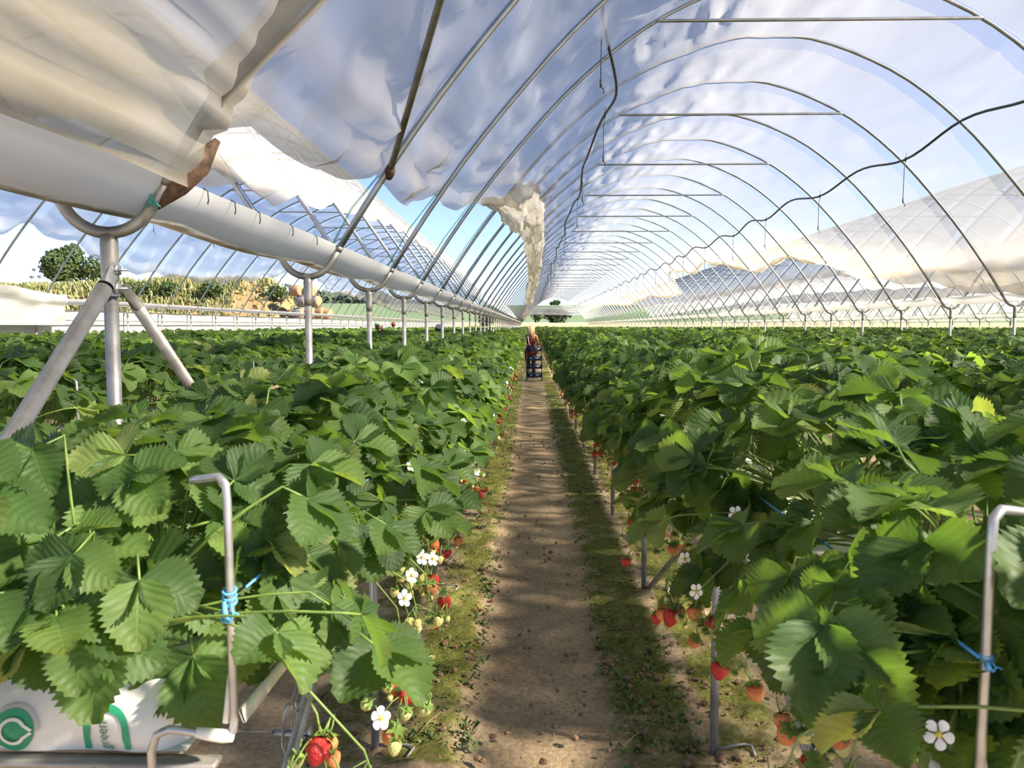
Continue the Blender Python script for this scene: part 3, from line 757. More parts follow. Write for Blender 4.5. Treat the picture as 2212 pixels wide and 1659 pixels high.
hose(lambda y: 0.86 + 0.05 * np.sin(y * 0.9) - 0.28 * sstep(9, 6.5, y), lambda y: H + 2.52 + 0.05 * np.sin(y * 1.9 + 1), np.arange(6.9, 80, 3.0), 'black overhead hose with droppers hanging down the left side of the main tunnel', 3.0, 92)
hose(lambda y: 4.83 + 0.05 * np.sin(y * 0.7), lambda y: H + 2.24 + 0.07 * np.sin(y * 2.15 + 0.6), np.arange(10.7, 85, 2.95), 'wavy black overhead hose with droppers along the right side of the main tunnel', 5.5, 92)
hose(lambda y: -7.3 + 0.03 * np.sin(y), lambda y: H + 2.35 + 0.05 * np.sin(y * 1.8), np.arange(9.5, 60, 2.95), 'black overhead hose along the far side of the tunnel on the left', 6, 90)

# side wall at the far left: sheet, rail
ys = np.arange(6, YEND, 0.5)
mb = MB(); zz = np.array([-0.05, .5, 1.0, 1.5, 1.97]); Yg, Zg = np.meshgrid(ys, zz, indexing='ij')
mb.grid(np.stack([GX['L2'] - 0.12 + 0.02 * fbm(Yg * 1.2, Zg * 2, 111), Yg, Zg], -1).reshape(-1, 3), len(ys), len(zz))
tag(link('wall_left', mb.mesh('wall_left', M['wall_sheet'])), 'white sheet side wall along the far left tunnel edge', None, kind='structure')
mb = MB(); mb.tube([(GX['L2'] + .03, 6, H + .115), (GX['L2'] + .03, YEND, H + .115)], 0.014, 6)
tag(link('wall_rail', mb.mesh('wall_rail', M['galv_old'])), 'grey pipe rail running along the white side wall', 'rail')
# loose sheet lying over the far left gutter
ys = np.arange(6.5, 15.2, 0.1); aa = np.linspace(0, 1, 14)
A, Yg = np.meshgrid(aa, ys)
top = 0.75 + 0.16 * sstep(12.5, 7, Yg) + 0.06 * np.sin(Yg * 1.3) - .2 * sstep(13.2, 15.2, Yg)
h = .02 + A * (top - .02)
mb = MB(); mb.grid(np.stack([GX['L2'] + 0.21 + 0.28 * np.clip(h - .3, 0, 1) + 0.04 * np.sin(A * 9 + fbm(Yg, A * 2, 3) * 4) * A + .03 * fbm(Yg * 1.5, A * 3, 7), Yg, H + h], -1).reshape(-1, 3), len(ys), 14)
tag(link('loose_sheet', mb.mesh('loose_sheet', M['wall_sheet'])), 'loose white sheet sagging over the gutter at the far left', 'sheet')

# half-open end wall of the main tunnel
t = thing('end_wall', 'pale sheet with bars across the upper far end of the main tunnel', 'end wall', (0, YEND + 0.3, 0))
zs = np.linspace(H + 1.3, H + 2.25, 6); V = []
for z in zs:
    xr = np.interp(-(z - H), -HD, XD)
    for a in np.linspace(-1, 1, 12): V.append((2.7 + a * xr, 0.02 * math.sin(a * 14), z))
mb = MB(); mb.grid(np.array(V), 6, 12)
link('sheet', mb.mesh('sheet', M['film_end'], attrs={'gather': np.full(72, .35), 'stain': np.zeros(72)}), t)
for z in (1.32, 1.7, 1.92, 2.28):
    xr = float(np.interp(-z, -HD, XD)); mb = MB(); mb.tube([(2.7 - xr, 0, H + z), (2.7 + xr, 0, H + z)], 0.025, 6); link('bar', mb.mesh('bar', M['hoop']), t)

# ---------------------------------------------------------------- table rows: legs, braces, rods, bags, tape, twine
def rown(x):
    i = int(round((x + 0.61) / PITCH))
    if i <= 0: return ('%s row left of the path' % ORD[-i])
    return '%s row right of the path' % ORD[i - 1]
legm = {}
for seg in (12, 6):
    mb = MB(); mb.tube([(0, 0, -0.15), (0, 0, 1.035)], 0.0165, seg); legm[seg] = mb.mesh('post', M['leg'])
mb = MB(); mb.box((0, 0, 1.036), (0.34, 0.03, 0.012), bev=.003); mb.tube([(-.16, 0, 1.03), (0, 0, .91), (.16, 0, 1.03)], 0.006, 6); CROSS = mb.mesh('cross_arm', M['leg'])
mb = MB(); mb.tube([(0.0, 0, .012), (0.13, -.005, .016), (.155, -.02, .012), (.135, -.075, .004)], 0.0055, 7); PIN = mb.mesh('anchor_pin', M['leg'])
def rod_mesh(sg, seg):
    # down-leg, arm outwards, upright, hook back over the row (bag edge towards sg)
    P = [(-.10, -.03, -.16), (-.10, -.03, -.035), (-.092, -.03, -.012), (-.075, -.03, -.004), (-.01, -.004, -.028), (0, 0, -.022), (0.002, 0, 0.0), (0, 0, .30), (-.003, .003, .322), (-.014, .008, .331), (-.06, .03, .322)]
    Q = []
    for i in range(len(P) - 1):
        n = 4 if np.linalg.norm(np.subtract(P[i + 1], P[i])) > .05 else 2
        for j in range(n): Q.append(np.array(P[i]) + (np.array(P[i + 1]) - np.array(P[i])) * j / n)
    Q.append(np.array(P[-1])); Q = np.array(Q); Q[:, 0] *= sg
    mb = MB(); mb.tube(Q, 0.0058, seg); return mb.mesh('bent_rod', M['rod'])
RODM = {(sg, s): rod_mesh(sg, s) for sg in (1, -1) for s in (10, 6)}
mb = MB(); mb.tube([(.0, 0, -.03), (-.012, -.006, -.026), (-.03, -.012, -.02), (-.045, -.018, -.014)], [.007, .0095, .009, .007], 8); mb.tube([(-.01, .0, -.01), (-.006, .01, .03), (-.012, .02, .05)], [.005, .007, .002], 6)
KNOT = {1: mb.mesh('tape_knot', M['tape'])}
mb = MB(); mb.tube([(.0, 0, -.03), (.012, -.006, -.026), (.03, -.012, -.02), (.045, -.018, -.014)], [.007, .0095, .009, .007], 8); mb.tube([(.01, .0, -.01), (.006, .01, .03), (.012, .02, .05)], [.005, .007, .002], 6)
KNOT[-1] = mb.mesh('tape_knot', M['tape'])
mb = MB()
for zz in (.16, .168, .176): mb.tube([(.0085 * math.cos(a), .0085 * math.sin(a), zz + .003 * math.sin(a)) for a in np.linspace(0, 6.3, 12)], 0.0022, 5, caps=False)
mb.tube([(.004, -.008, .16), (.009, -.012, .147), (.004, -.013, .136), (-.006, -.012, .138), (-.008, -.01, .152)], 0.0019, 6)
mb.tube([(-.004, -.01, .165), (-.002, -.012, .145), (.004, -.011, .14)], [.003, .0048, .0035], 7)
mb.tube([(.006, -.008, .15), (.02, -.004, .14), (.026, .0, .133)], 0.0018, 5)
TWK = mb.mesh('twine_knot', M['twine_blue'])

ROW_NEAR = [-3.25, -1.93, -0.61, 0.71, 2.03, 3.35, 4.67]
for xr in ROW_NEAR:
    rn = rown(xr); sg = 1 if xr < 0 else -1
    kmax = 44 if xr in (-.61, .71) else 10
    for k in range(0, kmax):
        y = LEG0 + LEGD * k
        if abs(xr) > 1 and (k > 9 or abs(xr) / y > 0.8): continue
        far = k > 11
        lab = ('%s steel table leg of the %s' % (ORD[k], rn)) if not far else 'far steel table leg of the %s' % rn
        if k == 1: lab += ', where two braces meet'
        t = thing('table_leg', lab, 'leg', (xr, y, 0), ('' if not far else 'distant ') + 'table legs of the ' + rn)
        link('post', legm[12 if k < 6 else 6], t)
        if not far:
            link('cross_arm', CROSS, t)
            p = link('anchor_pin', PIN, t)
            if sg < 0 and k % 2: p.rotation_euler = (0, 0, 0.3)
        if abs(xr) > 3: continue
        if k < 12:
            lab = '%s bent steel rod at the edge of the %s' % (ORD[k], rn)
            t = thing('bent_rod', lab, 'rod', (xr + sg * 0.20, (y - .02) if (k or xr < 0) else .88, 1.115), 'bent rods along the ' + rn)
            link('rod', RODM[(sg, 10 if k < 3 else 6)], t)
            if k < 3:
                link('tape_knot', KNOT[sg], t)
            if k < 6:
                tk = link('twine_knot', TWK, t)
                if not (k == 0 and xr == -.61): tk.scale = (.7, .7, .4); tk.location = (0, 0, .098)
    # A-frame braces at the near end
    if abs(xr) < 2.2:
        for nm, ya, in (('nearest', LEG0), ('farther', LEG0 + 2 * LEGD)):
            mb = MB(); mb.tube([(0, ya, 0.0), (0, LEG0 + LEGD + (-.03 if nm == 'nearest' else .03), 0.99)], 0.0165, 12)
            o = link('row_brace', mb.mesh('row_brace', M['galv'] if nm == 'nearest' else M['leg']), None, (xr - sg * .03, 0, 0))
            tag(o, '%s slanting steel brace under the near end of the %s' % (nm, rn), 'brace', 'braces under the table rows')
    if abs(xr) < 2.2:
        ys = np.concatenate([np.arange(LEG0 if xr < 0 else .86, 14, 0.16), np.arange(14, 60, 1.0)])
        sagz = -0.02 * np.sin(np.pi * np.mod((ys - LEG0) / LEGD, 1))
        n = len(ys); e = np.stack([np.full(n, xr + sg * .205) + .006 * fbm(ys, ys * 0, 5), ys, 1.105 + sagz], -1)
        w = .010; V = []
        for i in range(n): V += [e[i] + (-sg * w * .45, 0, w), e[i] + (0.0015 * sg, 0, w), e[i] + (sg * w * .5 + .0015 * sg, 0, -w), e[i] + (sg * w * .5 - .0015 * sg, 0, -w)]
        mb = MB(); mb.grid(np.array(V), n, 4, wrap=True)
        tag(link('truss_tape', mb.mesh('truss_tape', M['tape'])), 'white tape stretched along the edge of the %s' % rn, 'tape', 'white tapes along the rows')
        ys = np.arange(LEG0 + .02 if xr < 0 else .88, 24, 0.3)
        mb = MB(); mb.tube(np.stack([np.full(len(ys), xr + sg * .208), ys, 1.115 + .168 - .01 * np.sin(np.pi * np.mod((ys - LEG0) / LEGD, 1))], -1), 0.0022, 5)
        tag(link('twine_line', mb.mesh('twine_line', M['twine_blue'])), 'blue twine stretched between the rods of the %s' % rn, 'twine', 'blue twines along the rows')

# grow bags
def bag_mesh():
    n1, n2 = 22, 28; V = []
    for i in range(n1):
        f = i / (n1 - 1); y = f * 1.0
        e = min(1.0, min(f, 1 - f) / 0.10); e = math.sin(e * math.pi / 2) ** 0.7
        for j in range(n2):
            a = 2 * math.pi * j / n2
            ca, sa = math.cos(a), math.sin(a)
            x = 0.155 * math.copysign(abs(ca) ** 0.45, ca) * (0.86 + 0.14 * e)
            z = 0.046 * math.copysign(abs(sa) ** 0.55, sa) * (0.18 + 0.82 * e)
            w = 0.006 * math.sin(9 * a + 14 * f) * (1 - e * .6) + 0.004 * math.sin(5 * a + 31 * f)
            V.append((x + w * ca, y, 0.050 + z + w * sa - (1 - e) * .015))
    mb = MB(); mb.grid(np.array(V), n1, n2, wrap=True)
    c = len(V)
    for i in (0, n1 - 1):
        ring = V[i * n2:(i + 1) * n2]; mb.add(ring + [tuple(np.mean(ring, axis=0))], (), [(n2, (j + 1) % n2, j) if i == 0 else (n2, j, (j + 1) % n2) for j in range(n2)])
    return mb.mesh('grow_bag', M['bag'])
BAG = bag_mesh()
for xr in ROW_NEAR:
    rn = rown(xr)
    for k in range(0, 14):
        y = 1.10 + 1.03 * k
        if xr == -0.61 and k == 0: continue
        if abs(xr) > 1 and abs(xr) / (y + 2.5) > 0.8 and xr < 0: continue
        o = link('grow_bag', BAG, None, (xr - (1 if xr < 0 else -1) * .03, y, 1.044))
        tag(o, '%s white grow bag under the plants of the %s' % (ORD[k], rn), 'grow bag', 'grow bags of the ' + rn)
# the printed bag at the near end of the left row: front face built to carry the print
t = thing('grow_bag', 'white grow bag with green print at the near end of the left row', 'grow bag', (-0.67, 1.075, 1.045), 'grow bags of the ' + rown(-.61))
def front(a, b):
    """a across -1..1, b up 0..1 -> point on the sloping bulged front face"""
    x = a * 0.18 * (1 - 0.02 * b)
    z = 0.002 + 0.13 * b
    y = 0.004 + 0.05 * b ** 1.6 - 0.018 * math.sin(b * math.pi) * (1 - a * a * .5) + 0.004 * math.sin(a * 7 + b * 5) + 0.05 * abs(a) ** 9
    return np.array((x, y, z))
na, nb = 34, 14; V = [front(-1 + 2 * i / (na - 1), j / (nb - 1)) for j in range(nb) for i in range(na)]
mb = MB(); mb.grid(np.array(V), nb, na)
Vt = []
for j in range(16):
    f = j / 15
    for i in range(na):
        p = front(-1 + 2 * i / (na - 1), 1.0); q = p.copy(); q[1] = p[1] + (1.0 - p[1]) * f; q[2] += .008 * math.sin(f * 22 + i * .5) * math.sin(math.pi * f); Vt.append(q)
mb.grid(np.array(Vt), 16, na)
for sgx in (-1, 1):
    Vs = []
    for j in range(nb):
        for i in range(12):
            p = front(sgx, j / (nb - 1)); f = i / 11
            Vs.append((p[0] + sgx * .012 * math.sin(math.pi * j / (nb - 1)) * math.sin(math.pi * min(1, f * 3) / 2) + .004 * math.sin(f * 60 + j), p[1] + (1 - p[1]) * f, p[2]))
    mb.grid(np.array(Vs), nb, 12)
Vb = [(x, y, .002) for y in (0.004, 1.0) for x in (-.18, .18)]; mb.add(Vb, [(0, 1, 3, 2)])
link('sleeve', mb.mesh('sleeve', M['bag']), t)
def decal(name, outline_rings, mat, lift=0.0025):
    """filled print from (outer, inner) point rings in front-face coordinates"""
    o_, i_ = outline_rings; n = len(o_)
    V = []
    for a, b in list(o_) + list(i_):
        p = front(a, b); p[1] -= lift; V.append(p)
    mb = MB(); mb.add(np.array(V), [(j, j + 1, n + j + 1, n + j) for j in range(n - 1)])
    link(name, mb.mesh(name, mat), t)
def arc(cx, cy, rx, ry, a0, a1, n=28): return [(cx + rx * math.cos(a), cy + ry * math.sin(a)) for a in np.linspace(a0, a1, n)]
# face coordinates: a (x across, 1 = .195 m), b (up, 1 = .15 m); a:b aspect 1.3
AS = 1.385
# round emblem: green disc with a pale swirl
cx, cy, rr = -0.35, 0.25, 0.235
decal('print_disc', (arc(cx, cy, rr / AS, rr, 0, 2 * math.pi, 40), arc(cx, cy, .002, .002, 0, 2 * math.pi, 40)), M['print_green'])
decal('print_swirl', (arc(cx + .01, cy - .0, .150 / AS, .150, .55, 2 * math.pi - .55, 30), arc(cx + .01, cy, .115 / AS, .115, .55, 2 * math.pi - .55, 30)), M['bag'], .0045)
decal('print_swirl', ([(cx + .01 + .150 / AS * math.cos(.55), cy + .150 * math.sin(.55)), (cx + .165, cy + .02)], [(cx + .01 + .115 / AS * math.cos(.55), cy + .115 * math.sin(.55)), (cx + .145, cy)]), M['bag'], .0045)
decal('print_swirl', ([(cx + .01 + .150 / AS * math.cos(.55), cy - .150 * math.sin(.55)), (cx + .165, cy - .02)], [(cx + .01 + .115 / AS * math.cos(.55), cy - .115 * math.sin(.55)), (cx + .145, cy)]), M['bag'], .0045)
decal('print_swirl', (arc(cx + .02, cy + .03, .27 / AS, .25, -.1, 2.2, 24), arc(cx + .02, cy + .03, .235 / AS, .215, -.1, 2.2, 24)), M['print_grey'], .0045)
# green arch with the word below it
ax = 0.395
decal('print_arch', ([(ax - .195, 0.02), (ax - .190, .18)] + arc(ax, .26, .185, .28, math.pi, 0, 22) + [(ax + .190, .18), (ax + .190, .04)],
                     [(ax - .145, 0.02), (ax - .140, .18)] + arc(ax + .005, .26, .130, .20, math.pi, 0, 22) + [(ax + .135, .18), (ax + .145, .04)]), M['print_green'])
fc = bpy.data.curves.new('word', 'FONT'); fc.body = 'green'; fc.size = 1.0
fo = bpy.data.objects.new('word_tmp', fc); COL.objects.link(fo)
dg = bpy.context.evaluated_depsgraph_get(); wm = bpy.data.meshes.new_from_object(fo.evaluated_get(dg))
bpy.data.objects.remove(fo)
wc = np.array([v.co[:] for v in wm.vertices]); wc -= wc.min(0); ext = wc.max(0)
for v, c in zip(wm.vertices, wc):
    u, w = c[0] / ext[0], c[1] / ext[1]
    p = front(ax + .05 - w * .09, 0.03 + u * .34); p[1] -= .003
    v.co = p
wm.materials.clear(); wm.materials.append(M['print_dark']); wm.name = 'print_word'
link('print_word', wm, t)
# grey trough lip below the bag
mb = MB(); mb.box((-0.67, 1.6, 1.028), (0.33, 1.0, 0.03), bev=.004)
tag(link('tray', mb.mesh('tray', M['leg'])), 'grey tray under the printed grow bag', 'tray')

# wire tensioners on the near braces
def tensioner_plate(base, sg, label):
    t = thing('wire_tensioner', label, 'tensioner', base, 'wire tensioners', 0)
    mb = MB()
    for dx in (-.016, .016): mb.box((dx, 0, 0), (0.003, 0.045, 0.15), bev=.001)
    mb.box((0, .02, 0), (0.034, 0.003, 0.15))
    mb.box((0, -.005, -.085), (0.03, 0.003, 0.05), bev=.001)
    link('bracket', mb.mesh('bracket', M['white_plastic']), t)
    mb = MB(); mb.tube([(-.03, -.01, .01), (.03, -.01, .01)], 0.012, 10); mb.tube([(-.02, -.022, .0), (.0, -.03, .02), (.024, -.02, .03)], .004, 6); mb.box((.004, -.024, -.03), (.03, .014, .03), bev=.004)
    link('spool', mb.mesh('spool', M['dark']), t)
    for i, (dx, dy, dz) in enumerate(((-.014, .02, .06), (.006, .012, .06), (.016, .0, .03))):
        mb = MB(); mb.tube([(dx, dy - .02, dz), (dx - .045 * sg + .004 * i, dy + .75, .52 + .012 * i)], 0.0014, 5); link('wire', mb.mesh('wire', M['rod']), t)
    return t
tensioner_plate((0.775, 2.09, 0.53), 1, 'bright metal wire tensioner clamped on the right brace')
t = thing('wire_tensioner', 'grey wire tensioner with a loop on the left brace', 'tensioner', (-0.665, 2.16, 0.50), 'wire tensioners')
mb = MB(); mb.tube([(-.06, 0, 0), (.02, 0, 0)], 0.0125, 12); mb.tube([(.02, 0, 0), (.045, 0, 0)], 0.02, 12); link('barrel', mb.mesh('barrel', M['galv']), t)
mb = MB(); mb.tube([(-.03, -.012, -.02), (-.032, -.005, .05), (-.022, 0, .085), (-.002, 0, .088), (.01, -.004, .05), (.008, -.012, -.02), (-.004, -.02, -.05), (-.012, -.02, -.075)], 0.004, 7); link('loop', mb.mesh('loop', M['galv']), t)
mb = MB(); mb.tube([(-.034, -.01, .03), (-.036, -.014, -.03), (-.022, -.02, -.06), (-.02, -.02, -.13)], 0.0022, 5); link('hook', mb.mesh('hook', M['galv']), t)
for i, (dx, dz) in enumerate(((-.03, .03), (-.012, .05), (.012, .03))):
    mb = MB(); mb.tube([(dx, -.01, -.12), (dx, .0, dz), (dx + .03, .75, .50 + .01 * i)], 0.0014, 5); link('wire', mb.mesh('wire', M['rod']), t)
mb = MB(); mb.tube([(-.06, .0, .005), (-.11, -.03, .02), (-.17, -.10, .06), (-.2, -.2, .12)], 0.006, 7); link('cable', mb.mesh('cable', M['leg']), t)
mb = MB(); mb.tube([(.02, -.01, .0), (.045, -.035, .012), (.075, -.02, -.01), (.09, .0, -.06), (.085, .0, -.1)], 0.0028, 6); mb.tube([(.045, -.03, .01), (.01, -.05, -.04), (-.01, -.05, -.12)], 0.0028, 6); link('cable_tie', mb.mesh('cable_tie', M['dark']), t)

# ---------------------------------------------------------------- strawberry leaves, fruit, flowers
def leaflet(nrow, ncolh, seed, teeth=True):
    """toothed ovate leaflet, base at origin, +Y outwards, about .1 m long; returns V, quads, uv"""
    rs = np.random.RandomState(seed)
    t = np.linspace(0, 1, nrow)
    w = 0.050 * (np.sin(np.pi * np.clip(t * 0.93 + 0.035, 0, 1) ** 0.86) ** 0.72)
    w[0] = 0.004; w[-1] = 0.006
    V = []; UV = []
    cup = 0.42 + 0.4 * rs.rand(); droop = 0.0 + 0.16 * rs.rand(); twist = (rs.rand() - .5) * .5
    cols = np.linspace(-1, 1, 2 * ncolh + 1)
    for i in range(nrow):
        for c in cols:
            ww = w[i]
            if teeth and abs(c) > .99 and 0 < i < nrow - 1: ww *= (1.07 if i % 2 else 0.90)
            x = c * ww; y = t[i] * 0.105
            if teeth and abs(c) > .99 and i % 2 and i < nrow - 1: y += 0.004
            z = cup * abs(x) * 0.75 - droop * y * t[i] + 0.006 * math.sin(9 * t[i] + 3 * c + seed) * abs(c) + twist * x * t[i]
            V.append((x, y, z)); UV.append((c * .5 + .5, t[i]))
    nc = len(cols)
    Q = [(i * nc + j, i * nc + j + 1, (i + 1) * nc + j + 1, (i + 1) * nc + j) for i in range(nrow - 1) for j in range(nc - 1)]
    return np.array(V), Q, np.array(UV)
def rotz(V, a):
    c, s = math.cos(a), math.sin(a); return V @ np.array([[c, s, 0], [-s, c, 0], [0, 0, 1]])
def rotx(V, a):
    c, s = math.cos(a), math.sin(a); return V @ np.array([[1, 0, 0], [0, c, s], [0, -s, c]])
PET = [(0, 0, 0), (0, -.02, -.004), (0, -.04, -.012)]
LEAFLET_NEAR = []
for i in range(4):
    V, Q, UV = leaflet(25, 2, i + 1)
    mb = MB(); mb.add(V, Q); LEAFLET_NEAR.append(mb.mesh('leaflet', M['leaf'], uv=UV))
def stalk(p, F, base):
    """curve from a plant's crown out to a leaf"""
    p = np.asarray(p); b = np.array((base[0] + (p[0] - base[0]) * .12, base[1] + (p[1] - base[1]) * .12, 1.215))
    back = p - F[:, 1] * .04 - F[:, 2] * .01
    m1 = b + np.array(((p[0] - b[0]) * .35, (p[1] - b[1]) * .35, max(p[2] - b[2], .05) * .62 + .02))
    P0, P1, P2 = b, m1, back
    t = np.linspace(0, 1, 6)[:, None]
    return np.concatenate([(1 - t) ** 2 * P0 + 2 * t * (1 - t) * P1 + t ** 2 * P2, [p]])
LEAF_MID = []
for i in range(6):
    mb = MB(); UVs = []
    for j, (az, sc) in enumerate(((0, 1.0), (1.22, .92), (-1.22, .92))):
        V, Q, UV = leaflet(11 if i < 3 else 9, 1, 10 + i * 3 + j)
        V = rotx(V * sc, -0.10 - 0.12 * (j > 0)); V = rotz(V, az); mb.add(V, Q); UVs.append(UV)
    mb.tube(PET, .0028, 4, m=1); UVs.append(np.zeros((mb.n - sum(len(u) for u in UVs), 2)))
    LEAF_MID.append(mb.mesh('leaf', [M['leaf'], M['stem']], uv=np.concatenate(UVs)))

def berry_mesh(kind):
    L_, w = {'red': (.034, .0165), 'orange': (.030, .015), 'pale': (.022, .0105), 'green': (.012, .006)}[kind]
    mat = {'red': 'berry_red', 'orange': 'berry_orange', 'pale': 'berry_pale', 'green': 'berry_pale'}[kind]
    prof = [(0.001, 0), (w * .7, -.05 * L_), (w * .98, -.2 * L_), (w, -.36 * L_), (w * .86, -.58 * L_), (w * .6, -.8 * L_), (w * .28, -.95 * L_), (.0005, -L_)]
    mb = MB(); mb.lathe(prof, 10, m=0)
    for j in range(7):
        a = 2 * math.pi * j / 7; c, s = math.cos(a), math.sin(a); p = np.array((-s, c, 0)) * w * .3
        b = np.array((c, s, 0))
        V = [b * .001 + p * .4, b * .001 - p * .4, b * w * .7 + p + (0, 0, .002), b * w * .7 - p + (0, 0, .002), b * w * 1.25 + (0, 0, -.002 + .006 * (j % 2))]
        mb.add(np.array(V), [(0, 1, 3, 2)], [(2, 3, 4)], m=1)
    mb.tube([(0, 0, 0), (0.002, 0, .012), (.006, .002, .024)], .0013, 4, m=1)
    return mb.mesh('strawberry', [M[mat], M['stem']])
BERRY = {k: berry_mesh(k) for k in ('red', 'orange', 'pale', 'green')}
mb = MB()
for j in range(5):
    a = 2 * math.pi * j / 5; c, s = math.cos(a), math.sin(a); b = np.array((c, s, 0)); p = np.array((-s, c, 0))
    V = [b * .002] + [b * (.007 + .0065 * (1 + math.cos(q))) + p * .0075 * math.sin(q) + np.array((0, 0, .002 * math.cos(q) + .001)) for q in np.linspace(-2.6, 2.6, 8)]
    mb.add(np.array(V), (), [(0, i, i + 1) for i in range(1, 8)], m=0)
mb.lathe([(.0045, .001), (.004, .004), (.002, .006), (.0003, .0065)], 8, m=1)
FLOWER = mb.mesh('flower', [M['petal'], M['flower_eye']])

CAMP = np.array((0, 0, H))
def frame(n, d):
    n = n / np.linalg.norm(n); d = d - n * np.dot(d, n); d /= max(np.linalg.norm(d), 1e-6); x = np.cross(d, n)
    return np.stack([x, d, n], 1)
ROD_CLEAR = [(-.41, LEG0 + .02), (.51, .88)]
def leaf_specs(rs, xr, y, n, end=0.0):
    """leaf junction points and frames on the dome of one plant"""
    out = []
    hh = 0.02 * math.sin(y * 1.7 + xr * 5) + 0.03 * float(vnoise(y * 0.9, xr * 3, 5))
    for i in range(n):
        al = rs.uniform(-0.42, math.pi + 0.42)
        if rs.rand() < .38: al = rs.normal(math.pi / 2, .45)
        q_ = 1.0 - 0.55 * rs.rand() ** 2.2
        rx, rz_ = rs.uniform(.33, .43) * q_, rs.uniform(.24, .31) * q_ + hh
        dy = rs.uniform(-.14, .14)
        ex = 0
        if end and rs.rand() < end: dy = -rs.uniform(.06, .18); ex = 1
        p = np.array((xr + rx * math.cos(al) * (0.62 if ex else 1), y + dy, 1.235 + rz_ * math.sin(al) - (rs.uniform(.03, .12) if ex else 0)))
        o = np.array((math.cos(al), dy * 2.2 - ex * .5, math.sin(al)))
        nrm = np.array((o[0] * .45, o[1] * .5 + rs.normal(0, .25) - .12, .80 + .2 * max(o[2], 0))) + rs.normal(0, .24, 3)
        d = np.array((o[0] * 1.0, o[1] * 1.1 + rs.normal(0, .6) * (0.4 if ex else 1), .12 - .42 * (1 - max(o[2], 0)))) + rs.normal(0, .2, 3)
        out.append([p, frame(nrm, d), rs.uniform(.70, 1.06)])
    if abs(xr) < 1:
        sg = 1 if xr < 0 else -1
        for i in range(5):
            p = np.array((xr + sg * rs.uniform(.17, .33), y + rs.uniform(-.13, .13), rs.uniform(1.16, 1.32)))
            nrm = np.array((sg * .8, -.25 + rs.normal(0, .3), .55)) + rs.normal(0, .2, 3); d = np.array((sg * .45, rs.normal(0, .5), -.75))
            out.append([p, frame(nrm, d), rs.uniform(.65, .98)])
    if end and xr < 0 and y < 1.2:      # two big leaves hanging over the printed bag
        out.append([np.array((-.585, 1.03, 1.228)), frame(np.array((.15, -.8, .6)), np.array((.06, -.2, -1.0))), 1.0])
        out.append([np.array((-.490, 1.115, 1.172)), frame(np.array((.1, -.85, .5)), np.array((.35, -.2, -.9))), 1.05])
        out.append([np.array((-.70, 1.0, 1.30)), frame(np.array((-.1, -.7, .7)), np.array((-.2, -.5, -.6))), 1.1])
    for o_ in out[:-3] if end and xr < 0 and y < 1.2 else out:
        p = o_[0]
        for (rx_, ry_) in ROD_CLEAR:
            if abs(p[0] - rx_) < .075 and p[1] < ry_ + .07: p[1] = ry_ + .07 + .08 * rs.rand()
    return out
def to4(p, F, s):
    m = np.eye(4); m[:3, :3] = F * s; m[:3, 3] = p; return Matrix(m.tolist())

# every plant position that the view could reach
SP = 0.215
plants = []
for ri, xr in enumerate(ROWS):
    yy = 1.08 if -1 < xr < 0 else (0.80 if xr < 1 else 1.0)
    rs = np.random.RandomState(500 + ri)
    while yy < 92:
        vis = max(0.0, abs(xr + 0.0245 * yy) - 0.36) / max(yy, .1)
        if vis < 0.64 or (xr > 0 and xr < 9 and yy < 14 and (xr - yy * .66) < 3.4) or (xr < 0 and vis < 0.74):
            plants.append((xr, yy, ri, math.hypot(xr, yy), vis < .64))
        yy += SP * (1 if yy < 40 else 1.5) * rs.uniform(.9, 1.1)
def rank(p):
    # nearer and less hidden rows show larger
    hid = {-0.61: 1.0, 0.71: 1.0}.get(round(p[0], 2), 1.9 if abs(p[0]) < 2.5 else 2.6)
    return p[3] * hid + (0 if p[4] else 1000)
plants.sort(key=rank)
near, rest = plants[:300], plants[300:]
cnt = {}
near_by_row = sorted(near, key=lambda p: p[1])
for p in near_by_row: cnt.setdefault(p[2], []).append(p)
NL = 0
PCOUNT = {}
def add_truss(rs, root, xr, y, sg, level, berries=None):
    """fruit truss hanging over the bag edge on the side sg"""
    n = rs.randint(6, 11) if level < 2 else rs.randint(4, 6)
    y1 = rs.uniform(-.08, .08)
    p0 = np.array((sg * .10, y1 * .3, .07)); p1 = np.array((sg * .24, y1 * .8, .04)); p2 = np.array((sg * rs.uniform(.28, .39), y1, rs.uniform(-.12, -.04)))
    p3 = p2 + np.array((sg * .02, rs.uniform(-.03, .03), -rs.uniform(.05, .10)))
    mb = MB(); mb.tube([p0, p1, p2, p3], [.0022, .002, .0017, .0012], 5 if level < 2 else 4)
    sites = []
    for i in range(n):
        f = rs.uniform(.1, 1.0); b = p2 + (p3 - p2) * f
        e = b + np.array((rs.normal(0, .022), rs.normal(0, .045), -rs.uniform(.005, .05)))
        mb.tube([b, (b + e) / 2 + (0, 0, .006), e], .001, 4); sites.append(e)
    tr = link('fruit_truss', mb.mesh('fruit_truss', M['stem']), root)
    for e in sites:
        k = rs.choice(['red', 'orange', 'pale', 'green'], p=[.14, .10, .46, .30])
        o = link('strawberry', BERRY[k], tr, e); s = rs.uniform(.8, 1.15) * (1.0 if level < 2 else 1.25); o.scale = (s, s, s); o.rotation_euler = (rs.normal(0, .3), rs.normal(0, .3), rs.uniform(0, 6))
    if rs.rand() < .5:
        e = p2 + np.array((sg * .02, rs.normal(0, .04), rs.uniform(.0, .05)))
        o = link('flower', FLOWER, tr, e); o.rotation_euler = Vector((sg * 1.0, -.9, .5)).to_track_quat('Z', 'Y').to_euler(); o.scale = (.8,) * 3

